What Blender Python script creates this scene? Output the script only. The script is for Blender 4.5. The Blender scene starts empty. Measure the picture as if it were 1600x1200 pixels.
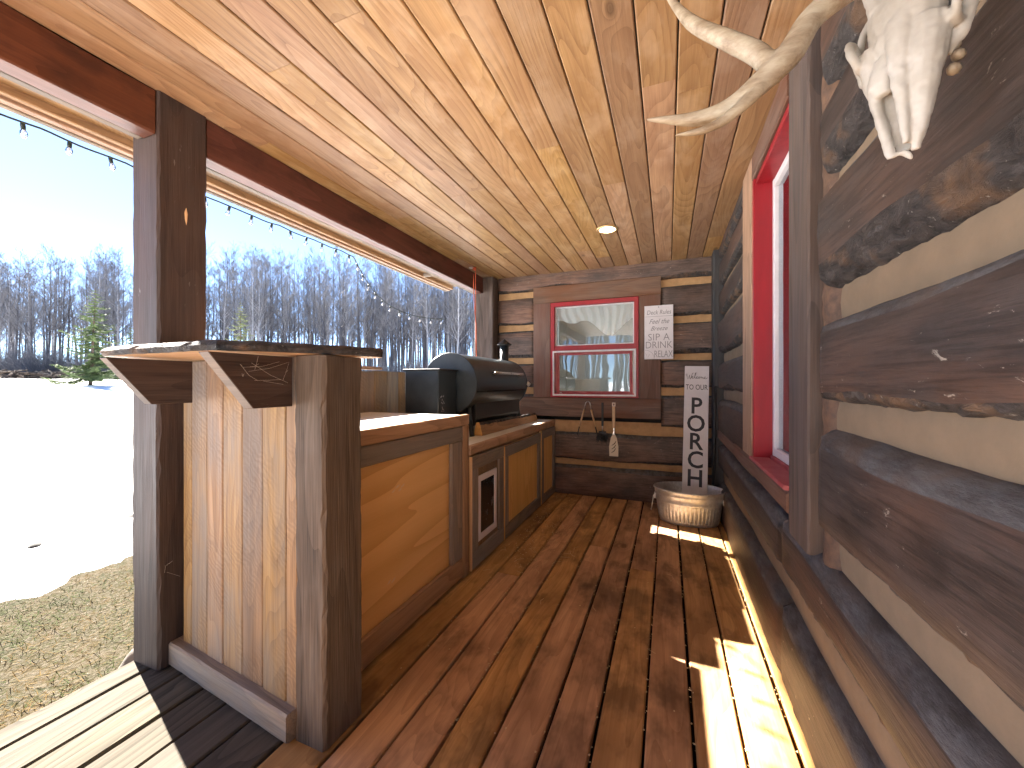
import bpy, bmesh, math, random
from math import radians, sin, cos, pi, tan, atan2, sqrt, exp
from mathutils import Vector, Matrix, noise, Euler
random.seed(11)
S = bpy.context.scene
C = S.collection

# ------------------------------------------------------------------ camera, light, exposure
cam_d = bpy.data.cameras.new('camera')
cam_d.sensor_width = 36.0
cam_d.lens = 13.815
cam_d.clip_start = 0.02
cam_d.clip_end = 2000
cam = bpy.data.objects.new('camera', cam_d)
cam.location = (0, 0, 1.2)
cam.rotation_euler = (radians(90), 0, math.atan(244 / 614))
C.objects.link(cam)
S.camera = cam

SUN = Vector((-1.28, 0.358, 1.0)).normalized()
sun_d = bpy.data.lights.new('sun', 'SUN')
sun_d.energy = 5.0
sun_d.angle = radians(0.5)
sun_d.color = (1.0, 0.93, 0.84)
sun = bpy.data.objects.new('sun', sun_d)
sun.rotation_euler = SUN.to_track_quat('Z', 'Y').to_euler()
sun.location = (-8, 3, 8)
C.objects.link(sun)

w = bpy.data.worlds.new('World')
S.world = w
w.use_nodes = True
wn = w.node_tree
bg = wn.nodes['Background']
sky = wn.nodes.new('ShaderNodeTexSky')
sky.sky_type = 'NISHITA'
sky.sun_disc = False
sky.sun_elevation = math.asin(SUN.z)
sky.sun_rotation = math.atan2(SUN.x, SUN.y)
sky.altitude = 1200
sky.air_density = 0.52
sky.dust_density = 0.05
sky.ozone_density = 2.0
wn.links.new(sky.outputs[0], bg.inputs[0])
bg.inputs[1].default_value = 0.055
S.view_settings.view_transform = 'Standard'
S.view_settings.look = 'None'
S.view_settings.exposure = 3.45
S.view_settings.gamma = 1.0
S.view_settings.use_curve_mapping = False
S.render.engine = 'CYCLES'
S.cycles.max_bounces = 8
S.cycles.diffuse_bounces = 6

# ------------------------------------------------------------------ material helpers
class NT:
    def __init__(s, name):
        s.m = bpy.data.materials.new(name)
        s.m.use_nodes = True
        s.t = s.m.node_tree
        s.b = s.t.nodes['Principled BSDF']
    def n(s, typ, **k):
        nd = s.t.nodes.new(typ)
        for a, v in k.items():
            setattr(nd, a, v)
        return nd
    def l(s, a, b):
        s.t.links.new(a, b)
    def val(s, sock, v):
        if hasattr(v, 'node') or isinstance(v, bpy.types.NodeSocket):
            s.l(v, sock)
        else:
            sock.default_value = v
    def math(s, op, a, b=None, clamp=False):
        nd = s.n('ShaderNodeMath', operation=op, use_clamp=clamp)
        s.val(nd.inputs[0], a)
        if b is not None:
            s.val(nd.inputs[1], b)
        return nd.outputs[0]
    def mix(s, f, a, b, mode='MIX'):
        nd = s.n('ShaderNodeMix', data_type='RGBA', blend_type=mode)
        s.val(nd.inputs[0], f)
        s.val(nd.inputs[6], a if not isinstance(a, tuple) else (*a, 1)[:4])
        s.val(nd.inputs[7], b if not isinstance(b, tuple) else (*b, 1)[:4])
        return nd.outputs[2]
    def noise(s, vec, scale, detail=3, rough=0.55, dist=0.0):
        nd = s.n('ShaderNodeTexNoise')
        s.l(vec, nd.inputs['Vector'])
        nd.inputs['Scale'].default_value = scale
        nd.inputs['Detail'].default_value = detail
        nd.inputs['Roughness'].default_value = rough
        nd.inputs['Distortion'].default_value = dist
        return nd.outputs[0]
    def vscale(s, vec, v):
        nd = s.n('ShaderNodeVectorMath', operation='MULTIPLY')
        s.l(vec, nd.inputs[0])
        nd.inputs[1].default_value = v
        return nd.outputs[0]
    def ramp(s, f, stops, interp='LINEAR'):
        nd = s.n('ShaderNodeValToRGB')
        nd.color_ramp.interpolation = interp
        e = nd.color_ramp.elements
        while len(e) < len(stops):
            e.new(0.5)
        for i, (p, c) in enumerate(stops):
            e[i].position = p
            e[i].color = (*c, 1)[:4] if isinstance(c, tuple) else (c, c, c, 1)
        s.l(f, nd.inputs[0])
        return nd.outputs[0]
    def coords(s):
        tc = s.n('ShaderNodeTexCoord')
        oi = s.n('ShaderNodeObjectInfo')
        cm = s.n('ShaderNodeCombineXYZ')
        for i, k in enumerate((37.3, 71.7, 53.1)):
            s.l(s.math('MULTIPLY', oi.outputs['Random'], k), cm.inputs[i])
        ad = s.n('ShaderNodeVectorMath', operation='ADD')
        s.l(tc.outputs['Object'], ad.inputs[0])
        s.l(cm.outputs[0], ad.inputs[1])
        s.rand = oi.outputs['Random']
        return ad.outputs[0]
    def bump(s, h, strength=0.3, dist=0.004):
        bp = s.n('ShaderNodeBump')
        bp.inputs['Strength'].default_value = strength
        bp.inputs['Distance'].default_value = dist
        s.l(h, bp.inputs['Height'])
        s.l(bp.outputs[0], s.b.inputs['Normal'])

def sc(axis, along, across):
    v = [across] * 3
    v[axis] = along
    return tuple(v)

def wood(name, axis, dark, light, rings=26, rough=0.6, knots=True, grey=0.0, greycol=(.3, .29, .27), var=0.25, fibre=0.35,
         ringamt=0.6, bump=0.25, blotch=None, blotchamt=0.5, spec=0.35, base=3.0, scuff=0.0, shift=None, saw=0.0):
    t = NT(name)
    V = t.coords()
    vl = t.vscale(V, sc(axis, 0.16 if not name.startswith('honey_ply') else 0.065, 1.0))
    n = t.noise(vl, base, 2, 0.45)
    kd = None
    if knots:
        vo = t.n('ShaderNodeTexVoronoi')
        t.l(t.vscale(V, sc(axis, 0.45, 1.0)), vo.inputs['Vector'])
        vo.inputs['Scale'].default_value = 4.2
        kd = vo.outputs['Distance']
        kf = t.math('MULTIPLY', t.math('POWER', t.math('SUBTRACT', 1.0, t.math('MULTIPLY', kd, 3.2, True), True), 3.0), 0.22)
        n = t.math('ADD', n, kf)
    r = t.math('FRACT', t.math('MULTIPLY', n, float(rings)))
    r = t.math('POWER', r, 2.0)
    fn = t.noise(t.vscale(V, sc(axis, 0.03, 1.0)), 160, 3, 0.6)
    fr = t.noise(t.vscale(V, sc(axis, 0.05, 1.0)), 38, 2, 0.6)
    # base is light, rings and fibres darken
    f = t.math('ADD', t.math('MULTIPLY', r, ringamt), t.math('MULTIPLY', t.math('SUBTRACT', fn, 0.35), fibre * 1.6))
    f = t.math('ADD', f, t.math('MULTIPLY', t.math('SUBTRACT', fr, 0.45), fibre * 1.5), True)
    col = t.mix(f, light, dark)
    if shift:
        sn = t.noise(t.vscale(V, sc(axis, 0.35, 1.0)), 5.0, 3, 0.6)
        col = t.mix(t.math('MULTIPLY', t.ramp(sn, [(0.42, 0.0), (0.68, 1.0)]), 0.75), col, shift)
    if blotch:
        bn = t.noise(t.vscale(V, sc(axis, 0.5, 1.0)), 6.5, 4, 0.62)
        col = t.mix(t.math('MULTIPLY', t.ramp(bn, [(0.5, 0.0), (0.66, 1.0)]), blotchamt), col, blotch)
    if grey > 0:
        gn = t.noise(t.vscale(V, sc(axis, 0.3, 1.0)), 5.0, 4, 0.65)
        gr = t.mix(t.math('MULTIPLY', fn, 0.8), tuple(c * 1.2 for c in greycol), tuple(c * .55 for c in greycol))
        col = t.mix(t.math('MULTIPLY', t.ramp(gn, [(0.62 - grey * .5, 0.0), (0.78 - grey * .4, 1.0)]), min(1, grey * 1.3)), col, gr)
    if knots:
        kk = t.ramp(kd, [(0.0, 1.0), (0.07, 0.85), (0.115, 0.0)])
        # only a share of the cells carry a dark knot
        sel = t.math('GREATER_THAN', t.n_sep(vo.outputs['Color']) , 0.55)
        col = t.mix(t.math('MULTIPLY', t.math('MULTIPLY', kk, sel), 0.72), col, tuple(c * .28 for c in dark))
    if saw > 0:
        wv = t.n('ShaderNodeTexWave', wave_type='BANDS', bands_direction='DIAGONAL')
        t.l(t.vscale(V, sc(axis, 1.0, .75)), wv.inputs['Vector'])
        wv.inputs['Scale'].default_value = 26
        wv.inputs['Distortion'].default_value = 11
        wv.inputs['Detail'].default_value = 3
        wv.inputs['Detail Scale'].default_value = .8
        sm = t.noise(V, 3.5, 2, .5)
        sawm = t.math('MULTIPLY', wv.outputs[1], t.ramp(sm, [(.42, 0.0), (.6, 1.0)]))
        col = t.mix(t.math('MULTIPLY', sawm, saw), col, tuple(c * .8 for c in dark))
    if scuff > 0:
        s1 = t.noise(t.vscale(V, sc(axis, 0.25, 1.0)), 46, 4, 0.7, 1.2)
        s2 = t.noise(V, 4.0, 2, 0.5)
        sf = t.math('MULTIPLY', t.ramp(s1, [(0.66, 0.0), (0.74, 1.0)]), t.ramp(s2, [(0.5, 0.0), (0.7, 1.0)]))
        col = t.mix(t.math('MULTIPLY', sf, scuff), col, (0.42, 0.4, 0.36))
    # each board its own tone
    hs = t.n('ShaderNodeHueSaturation')
    t.l(col, hs.inputs['Color'])
    t.l(t.math('ADD', t.math('MULTIPLY', t.rand, var), 1.0 - var / 2), hs.inputs['Value'])
    r2 = t.math('FRACT', t.math('MULTIPLY', t.rand, 17.31))
    t.l(t.math('ADD', t.math('MULTIPLY', r2, 0.016), 0.492), hs.inputs['Hue'])
    t.l(t.math('ADD', t.math('MULTIPLY', r2, 0.2), 0.9), hs.inputs['Saturation'])
    t.l(hs.outputs[0], t.b.inputs['Base Color'])
    t.l(t.math('ADD', t.math('MULTIPLY', fr, 0.25), rough - 0.12), t.b.inputs['Roughness'])
    t.b.inputs['Specular IOR Level'].default_value = spec
    t.bump(t.math('ADD', t.math('MULTIPLY', fn, 0.6), t.math('MULTIPLY', r, -0.35)), bump, 0.004)
    return t.m

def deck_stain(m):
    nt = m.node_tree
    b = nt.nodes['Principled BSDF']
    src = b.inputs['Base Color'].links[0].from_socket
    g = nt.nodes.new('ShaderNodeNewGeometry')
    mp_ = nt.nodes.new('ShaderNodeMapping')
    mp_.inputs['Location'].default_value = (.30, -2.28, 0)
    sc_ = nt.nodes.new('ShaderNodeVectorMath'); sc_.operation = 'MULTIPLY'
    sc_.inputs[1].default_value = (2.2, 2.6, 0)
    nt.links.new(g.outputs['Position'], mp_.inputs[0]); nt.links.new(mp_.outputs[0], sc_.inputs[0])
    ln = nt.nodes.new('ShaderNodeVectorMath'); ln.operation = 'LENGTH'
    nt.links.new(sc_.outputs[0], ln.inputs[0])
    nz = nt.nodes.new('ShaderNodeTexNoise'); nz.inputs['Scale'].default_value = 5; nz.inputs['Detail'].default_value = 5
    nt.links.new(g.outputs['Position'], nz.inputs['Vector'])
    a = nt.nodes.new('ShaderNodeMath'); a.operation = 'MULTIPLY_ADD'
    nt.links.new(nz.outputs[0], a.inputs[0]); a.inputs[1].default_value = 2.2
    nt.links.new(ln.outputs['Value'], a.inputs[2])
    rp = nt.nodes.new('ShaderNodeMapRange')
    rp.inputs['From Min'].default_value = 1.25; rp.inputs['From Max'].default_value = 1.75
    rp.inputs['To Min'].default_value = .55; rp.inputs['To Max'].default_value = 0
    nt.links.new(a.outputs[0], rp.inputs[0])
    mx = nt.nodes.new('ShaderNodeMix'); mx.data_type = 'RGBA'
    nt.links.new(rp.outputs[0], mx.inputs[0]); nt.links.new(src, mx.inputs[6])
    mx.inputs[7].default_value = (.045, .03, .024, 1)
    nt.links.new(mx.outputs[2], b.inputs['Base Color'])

def n_sep(self, colsock):
    nd = self.n('ShaderNodeSeparateColor')
    self.l(colsock, nd.inputs[0])
    return nd.outputs[0]
NT.n_sep = n_sep

def plain(name, col, rough=0.5, metal=0.0, nscale=None, amt=0.15, bump=0.0, spec=0.5, axis=None, along=0.1, col2=None):
    t = NT(name)
    V = t.coords()
    if nscale:
        v = V if axis is None else t.vscale(V, sc(axis, along, 1.0))
        n = t.noise(v, nscale, 5, 0.6)
        c2 = col2 or tuple(c * (1 - amt * 2.2) for c in col)
        t.l(t.mix(t.ramp(n, [(0.3, 0.0), (0.72, 1.0)]), col, c2), t.b.inputs['Base Color'])
        t.l(t.math('ADD', t.math('MULTIPLY', n, 0.2), rough - 0.1), t.b.inputs['Roughness'])
        if bump:
            t.bump(n, bump, 0.004)
    else:
        t.b.inputs['Base Color'].default_value = (*col, 1)
        t.b.inputs['Roughness'].default_value = rough
    t.b.inputs['Metallic'].default_value = metal
    t.b.inputs['Specular IOR Level'].default_value = spec
    return t.m

M = {}
AX = 'xyz'
for i, a in enumerate(AX):
    M['dark' + a] = wood('dark_post_timber_' + a, i, (.018, .013, .012), (.075, .050, .041), rings=10, rough=.62, knots=False, grey=.2,
                        greycol=(.11, .10, .10), ringamt=.3, fibre=.7, bump=.7, var=.15, scuff=.8, shift=(.085, .045, .03))
    M['stain' + a] = wood('dark_stained_timber_' + a, i, (.058, .037, .029), (.19, .118, .088), rings=10, rough=.62, knots=False, grey=.12,
                          greycol=(.12, .1, .095), ringamt=.3, fibre=.55, bump=.5, var=.2, scuff=.5, shift=(.15, .058, .03))
    M['weather' + a] = wood('weathered_barn_board_' + a, i, (.10, .075, .058), (.33, .245, .175), rings=16, rough=.8, grey=.55,
                            greycol=(.2, .19, .185), ringamt=.35, fibre=.6, bump=.6, var=.3)
    M['plank' + a] = wood('golden_rough_plank_' + a, i, (.15, .075, .028), (.38, .225, .095), rings=26, rough=.66, ringamt=.35, fibre=.65,
                          var=.4, bump=.5, grey=.5, greycol=(.21, .178, .15), saw=.32)
    M['brownboard' + a] = wood('brown_edge_board_' + a, i, (.16, .09, .052), (.44, .275, .165), rings=18, rough=.6, ringamt=.4, fibre=.45,
                               var=.2, bump=.4, grey=.2, greycol=(.22, .18, .15))
M['ceiling'] = wood('varnished_cedar_ceiling', 1, (.175, .088, .038), (.46, .285, .138), rings=30, rough=.5, ringamt=.42, fibre=.5, var=.4,
                    bump=.4, shift=(.31, .17, .08), blotch=(.60, .44, .29), blotchamt=.35)
M['deck'] = wood('stained_deck_board', 1, (.27, .138, .060), (.62, .365, .18), rings=22, rough=.66, ringamt=.34, fibre=.45, var=.22, bump=.35,
                 blotch=(.05, .028, .02), blotchamt=.55, shift=(.24, .125, .06), spec=.22)
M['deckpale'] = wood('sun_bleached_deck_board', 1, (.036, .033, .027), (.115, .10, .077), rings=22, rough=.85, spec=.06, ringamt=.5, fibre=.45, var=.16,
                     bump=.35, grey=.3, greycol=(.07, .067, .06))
M['hewnpost'] = wood('brown_grey_hewn_post', 2, (.034, .025, .021), (.135, .098, .076), rings=14, rough=.75, grey=.35, greycol=(.18, .155, .14), ringamt=.35, fibre=.85, bump=1.0, var=.1)
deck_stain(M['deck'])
M['casing'] = wood('dark_casing_board', 2, (.03, .024, .023), (.12, .088, .075), rings=14, rough=.7, grey=.3, greycol=(.09, .09, .10), ringamt=.35, fibre=.6, bump=.6, var=.05, knots=False, shift=(.10, .072, .058))
M['beam'] = wood('red_brown_beam', 1, (.055, .016, .009), (.15, .048, .026), rings=10, rough=.5, knots=False, ringamt=.35, fibre=.4, var=.1,
                 bump=.3, blotch=(.03, .012, .01), blotchamt=.6)
M['ply'] = wood('honey_plywood', 1, (.56, .29, .115), (.80, .50, .24), rings=24, rough=.45, ringamt=.6, fibre=.16, var=.1, bump=.12, base=1.9, knots=False)
M['plyv'] = wood('honey_plywood_upright', 2, (.56, .30, .11), (.76, .47, .22), rings=20, rough=.45, ringamt=.6, fibre=.15, var=.15, bump=.12, base=3)
M['top'] = wood('grey_white_counter_top', 1, (.52, .49, .46), (.74, .72, .69), rings=14, rough=.6, ringamt=.3, fibre=.3, var=.1, bump=.2)
M['sawn'] = wood('freshly_sawn_edge', 2, (.5, .26, .1), (.72, .45, .2), rings=20, rough=.6, ringamt=.4, fibre=.3, knots=False, var=.1)
M['paleunder'] = wood('pale_slab_underside', 0, (.42, .25, .12), (.62, .42, .24), rings=20, rough=.6, ringamt=.4, fibre=.3, var=.1)

def logmat(name, axis, c1, c2, red, nb=.5, scuff=.9):
    t = NT(name)
    V = t.coords()
    vl = t.vscale(V, sc(axis, 0.38, 1.0))
    a = t.noise(vl, 11, 6, .7)
    b = t.noise(t.vscale(V, sc(axis, .35, 1)), 2.6, 3, .6)
    fb = t.noise(t.vscale(V, sc(axis, .05, 1)), 85, 4, .7)
    col = t.mix(t.ramp(a, [(.3, 0.0), (.7, 1.0)]), c1, c2)
    col = t.mix(t.math('MULTIPLY', t.ramp(b, [(.46, 0.0), (.66, 1.0)]), .65), col, red)
    dk = t.noise(t.vscale(V, sc(axis, .4, 1)), 5, 4, .65)
    col = t.mix(t.math('MULTIPLY', t.ramp(dk, [(.5, 0.0), (.7, 1.0)]), .6), col, (.045, .045, .047))
    col = t.mix(t.math('MULTIPLY', t.ramp(fb, [(.46, 0.0), (.62, 1.0)]), .5), col, tuple(x * .4 for x in c1))
    s1 = t.noise(t.vscale(V, sc(axis, .5, 1)), 42, 5, .75, .8)
    s2 = t.noise(V, 3.0, 2, .5)
    sf = t.math('MULTIPLY', t.ramp(s1, [(.64, 0.0), (.69, 1.0)]), t.ramp(s2, [(.42, 0.0), (.58, 1.0)]))
    col = t.mix(t.math('MULTIPLY', sf, scuff), col, (.40, .37, .32))
    hs = t.n('ShaderNodeHueSaturation')
    t.l(col, hs.inputs['Color'])
    t.l(t.math('ADD', t.math('MULTIPLY', t.rand, .3), .85), hs.inputs['Value'])
    t.l(hs.outputs[0], t.b.inputs['Base Color'])
    t.l(t.math('ADD', t.math('MULTIPLY', a, .3), .42), t.b.inputs['Roughness'])
    t.b.inputs['Specular IOR Level'].default_value = .4
    t.bump(t.math('ADD', t.math('MULTIPLY', a, .6), t.math('MULTIPLY', fb, .5)), nb, .006)
    return t.m
M['logx'] = logmat('hewn_log_face_x', 0, (.055, .039, .032), (.20, .135, .108), (.26, .13, .078))
M['logy'] = logmat('hewn_log_face_y', 1, (.022, .017, .016), (.082, .058, .050), (.125, .065, .042), .7, .8)
def barkmat(name):
    t = NT(name)
    V = t.coords()
    v2 = t.vscale(V, (1, .45, 1))
    a = t.noise(v2, 26, 6, .75, 1.0)
    b = t.noise(V, 7, 3, .6)
    col = t.mix(t.ramp(a, [(.36, 0.0), (.66, 1.0)]), (.012, .010, .011), (.085, .075, .072))
    col = t.mix(t.math('MULTIPLY', t.ramp(b, [(.52, 0.0), (.66, 1.0)]), .7), col, (.19, .11, .06))
    sp = t.noise(V, 60, 3, .7)
    col = t.mix(t.math('MULTIPLY', t.ramp(sp, [(.66, 0.0), (.72, 1.0)]), .6), col, (.4, .38, .35))
    t.l(col, t.b.inputs['Base Color'])
    t.b.inputs['Roughness'].default_value = .75
    t.bump(a, 1.0, .025)
    return t.m
M['bark'] = barkmat('rough_dark_log_edge')
def shouldermat(name):
    t = NT(name)
    V = t.coords()
    a = t.noise(t.vscale(V, (1, .3, 1)), 24, 6, .75)
    b = t.noise(V, 5, 3, .6)
    col = t.mix(t.ramp(a, [(.38, 0.0), (.6, 1.0)]), (.105, .105, .11), (.045, .04, .04))
    col = t.mix(t.math('MULTIPLY', t.ramp(b, [(.5, 0.0), (.66, 1.0)]), .6), col, (.10, .065, .045))
    t.l(col, t.b.inputs['Base Color'])
    t.b.inputs['Roughness'].default_value = .7
    t.bump(a, .8, .01)
    return t.m
M['shoulder'] = shouldermat('weathered_grey_log_shoulder')
M['chink'] = plain('tan_chinking', (.245, .18, .12), .85, nscale=12, amt=.13, bump=.8, spec=.2, col2=(.205, .152, .103))
M['chinkw'] = plain('ochre_chinking', (.52, .32, .15), .8, nscale=16, amt=.13, bump=.6, col2=(.38, .23, .11))
M['filler'] = plain('brown_sealant', (.17, .095, .055), .75, nscale=30, amt=.25, bump=.8, col2=(.07, .045, .035))
M['red'] = plain('red_painted_wood', (.34, .012, .020), .4, nscale=22, amt=.1, bump=.15, col2=(.25, .010, .016), axis=2, along=.15)
M['redmat'] = plain('dusty_red_paint', (.32, .028, .04), .6, nscale=14, amt=.1, bump=.2, col2=(.40, .12, .12))
M['vinyl'] = plain('white_vinyl', (.72, .70, .72), .4, nscale=20, amt=.05)
M['blackpole'] = plain('black_painted_timber', (.018, .019, .022), .55, nscale=16, amt=.3, bump=.5, axis=2, col2=(.05, .05, .052))
M['blackmetal'] = plain('blue_black_powder_coat', (.012, .019, .026), .36, nscale=12, amt=.1, col2=(.03, .04, .048), spec=.6)
M['griddark'] = plain('matt_black_steel', (.012, .013, .015), .5, nscale=20, amt=.1, col2=(.03, .03, .032))
M['steel'] = plain('brushed_steel', (.6, .58, .55), .3, 1.0, nscale=30, amt=.08)
def galv():
    t = NT('galvanised_steel')
    V = t.coords()
    vo = t.n('ShaderNodeTexVoronoi')
    t.l(V, vo.inputs['Vector'])
    vo.inputs['Scale'].default_value = 55
    n = t.noise(V, 6, 4, .6)
    c = t.mix(t.n_sep(vo.outputs['Color']), (.52, .55, .58), (.70, .73, .75))
    c = t.mix(t.ramp(n, [(.45, 0.0), (.75, .4)]), c, (.40, .39, .37))
    t.l(c, t.b.inputs['Base Color'])
    t.b.inputs['Metallic'].default_value = .6
    t.l(t.math('ADD', t.math('MULTIPLY', n, .3), .25), t.b.inputs['Roughness'])
    return t.m
M['galv'] = galv()
M['signwhite'] = plain('sign_white_paint', (.72, .70, .72), .55, nscale=9, amt=.05)
M['ink'] = plain('black_sign_lettering', (.018, .018, .024), .5)
M['inkgrey'] = plain('grey_sign_lettering', (.22, .22, .23), .6)
M['whiteplastic'] = plain('white_plastic', (.72, .68, .72), .4)
M['flap'] = plain('smoky_black_flap', (.012, .012, .016), .25, nscale=10, amt=.2)
M['tanhandle'] = plain('tan_handle', (.62, .42, .24), .5, nscale=30, amt=.1)
M['creamy'] = plain('cream_nylon', (.68, .60, .48), .5)
M['orange'] = plain('orange_cord_rubber', (.55, .10, .04), .5)
M['wire'] = plain('dark_green_wire', (.008, .02, .018), .5)
M['web'] = plain('cobweb_silk', (.55, .5, .42), .8)
M['bone'] = plain('bleached_bone', (.47, .46, .43), .5, nscale=11, amt=.1, bump=.4, col2=(.31, .285, .235))
M['tooth'] = plain('stained_tooth', (.42, .36, .26), .45, nscale=60, amt=.35, col2=(.12, .08, .05))
def antlermat():
    t = NT('antler')
    V = t.coords()
    n = t.noise(t.vscale(V, (.3, 1, 1)), 45, 4, .7)
    b = t.noise(V, 8, 3, .6)
    c = t.mix(t.ramp(n, [(.4, 0.0), (.68, 1.0)]), (.42, .36, .26), (.19, .13, .075))
    c = t.mix(t.ramp(b, [(.45, .0), (.7, .7)]), c, (.47, .42, .33))
    t.l(c, t.b.inputs['Base Color'])
    t.b.inputs['Roughness'].default_value = .5
    t.bump(n, .5, .004)
    return t.m
M['antler'] = antlermat()
M['stone'] = plain('pale_boulder', (.13, .108, .085), .8, nscale=8, amt=.2, bump=.8, col2=(.09, .07, .055))
M['wetdark'] = plain('wet_dark_soil', (.018, .014, .011), .9, nscale=9, amt=.3)
M['void'] = plain('dark_sheathing', (.03, .024, .02), .9, nscale=5, amt=.2)
M['room'] = plain('interior_paint', (.36, .34, .30), .8, nscale=2, amt=.05)
def glassmat(name, tint=(.9, .95, 1), refl=.09):
    t = NT(name)
    t.t.nodes.remove(t.b)
    out = [n for n in t.t.nodes if n.type == 'OUTPUT_MATERIAL'][0]
    tr = t.n('ShaderNodeBsdfTransparent')
    tr.inputs[0].default_value = (*tint, 1)
    gl = t.n('ShaderNodeBsdfGlossy')
    gl.inputs['Roughness'].default_value = .015
    gl.inputs[0].default_value = (.95, .97, 1, 1)
    fr = t.n('ShaderNodeFresnel')
    fr.inputs[0].default_value = 1.5
    tc = t.n('ShaderNodeTexCoord')
    nz = t.noise(tc.outputs['Object'], 2.2, 2, .5)
    bp = t.n('ShaderNodeBump')
    bp.inputs['Strength'].default_value = .02
    bp.inputs['Distance'].default_value = .1
    t.l(nz, bp.inputs['Height'])
    t.l(bp.outputs[0], gl.inputs['Normal'])
    f = t.math('ADD', t.math('MULTIPLY', fr.outputs[0], 1.3), refl, True)
    mx = t.n('ShaderNodeMixShader')
    t.l(f, mx.inputs[0])
    t.l(tr.outputs[0], mx.inputs[1])
    t.l(gl.outputs[0], mx.inputs[2])
    t.l(mx.outputs[0], out.inputs[0])
    return t.m
M['glass'] = glassmat('window_glass', (.78, .85, .88), .04)
M['bulbglass'] = glassmat('clear_bulb_glass', (.92, .94, .95), .2)
def clothmat():
    t = NT('sheer_curtain_cloth')
    tl = t.n('ShaderNodeBsdfTranslucent')
    tl.inputs[0].default_value = (.8, .78, .74, 1)
    t.b.inputs['Base Color'].default_value = (.78, .76, .72, 1)
    t.b.inputs['Roughness'].default_value = .9
    out = [n for n in t.t.nodes if n.type == 'OUTPUT_MATERIAL'][0]
    mx = t.n('ShaderNodeMixShader')
    mx.inputs[0].default_value = .4
    t.l(t.b.outputs[0], mx.inputs[1]); t.l(tl.outputs[0], mx.inputs[2]); t.l(mx.outputs[0], out.inputs[0])
    return t.m
M['cloth'] = clothmat()
def emit(name, col, st):
    t = NT(name)
    t.b.inputs['Base Color'].default_value = (*col, 1)
    t.b.inputs['Emission Color'].default_value = (*col, 1)
    t.b.inputs['Emission Strength'].default_value = st
    return t.m
M['lamp'] = emit('lit_lamp', (1, .86, .62), 3.0)
M['brass'] = plain('brass_trim', (.7, .5, .25), .35, .8)

def groundmat():
    t = NT('ground_soil_and_dead_grass')
    g = t.n('ShaderNodeNewGeometry')
    P = g.outputs['Position']
    a = t.noise(P, 5, 5, .7)
    b = t.noise(P, 45, 4, .7)
    c = t.mix(t.ramp(a, [(.35, 0.0), (.65, 1.0)]), (.060, .041, .018), (.026, .030, .013))
    c = t.mix(t.ramp(b, [(.4, 0.0), (.65, 1.0)]), c, (.10, .085, .062))
    t.l(c, t.b.inputs['Base Color'])
    t.b.inputs['Roughness'].default_value = .95
    t.b.inputs['Specular IOR Level'].default_value = .05
    t.bump(b, .9, .03)
    return t.m
def snowmat():
    t = NT('old_spring_snow')
    g = t.n('ShaderNodeNewGeometry')
    P = g.outputs['Position']
    a = t.noise(P, 1.1, 5, .6)
    b = t.noise(P, 9, 5, .65)
    c = t.mix(t.ramp(a, [(.5, 0.0), (.8, 1.0)]), (.86, .87, .89), (.76, .77, .78))
    d = t.noise(t.vscale(P, (1, 1, 0)), 2.3, 6, .75)
    c = t.mix(t.ramp(d, [(.72, 0.0), (.8, .5)]), c, (.35, .33, .3))
    t.l(c, t.b.inputs['Base Color'])
    t.b.inputs['Roughness'].default_value = .7
    t.b.inputs['Specular IOR Level'].default_value = .3
    t.bump(t.math('ADD', a, t.math('MULTIPLY', b, .25)), .7, .12)
    return t.m
M['ground'] = groundmat()
M['snow'] = snowmat()
M['grass'] = plain('dead_grass_blade', (.13, .088, .034), .9, spec=.05)
M['grassg'] = plain('green_grass_blade', (.05, .066, .022), .9, spec=.05)
M['straw'] = plain('straw', (.65, .5, .28), .7)
M['barktree'] = plain('grey_aspen_bark', (.085, .083, .09), .85, nscale=3, amt=.2, bump=.3, spec=.1, col2=(.06, .06, .07))
M['barkpale'] = plain('pale_birch_bark', (.32, .32, .34), .8, nscale=6, amt=.2, bump=.3, col2=(.17, .17, .18))
M['twig'] = plain('grey_brown_twigs', (.13, .127, .135), .85)
M['twigred'] = plain('reddish_twigs', (.12, .06, .05), .85)
M['needle'] = plain('spruce_needles', (.11, .15, .045), .8, nscale=5, amt=.2, col2=(.055, .09, .03))
M['needle2'] = plain('yellow_green_needles', (.22, .24, .10), .8, nscale=5, amt=.2, col2=(.09, .12, .045))
M['trunkbrown'] = plain('brown_trunk', (.12, .085, .06), .9, nscale=12, amt=.2, bump=.5)

# ------------------------------------------------------------------ object helpers
def link(name, me, mats, parent=None, loc=(0, 0, 0), smooth=False):
    for m in (mats if isinstance(mats, (list, tuple)) else [mats]):
        if me.materials.find(m.name) < 0 or len(me.materials) == 0:
            me.materials.append(m)
    if smooth:
        me.polygons.foreach_set('use_smooth', [True] * len(me.polygons))
    o = bpy.data.objects.new(name, me)
    C.objects.link(o)
    if parent is not None:
        o.parent = parent
        pl = world_loc(parent)
        o.location = Vector(loc) - pl
    else:
        o.location = loc
    return o
def world_loc(o):
    v = Vector((0, 0, 0))
    while o is not None:
        v += Vector(o.location)
        o = o.parent
    return v
def mesh(name, vs, fs, mats, parent=None, loc=(0, 0, 0), smooth=False, mi=None):
    me = bpy.data.meshes.new(name)
    me.from_pydata([tuple(v) for v in vs], [], fs)
    if mi:
        for m in mats:
            me.materials.append(m)
        me.polygons.foreach_set('material_index', mi)
    me.update()
    return link(name, me, mats, parent, loc, smooth)
def empty(name, label, cat, loc=(0, 0, 0), group=None, kind=None):
    o = bpy.data.objects.new(name, None)
    C.objects.link(o)
    o.location = loc
    o.empty_display_size = .1
    return tag(o, label, cat, group, kind)
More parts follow.
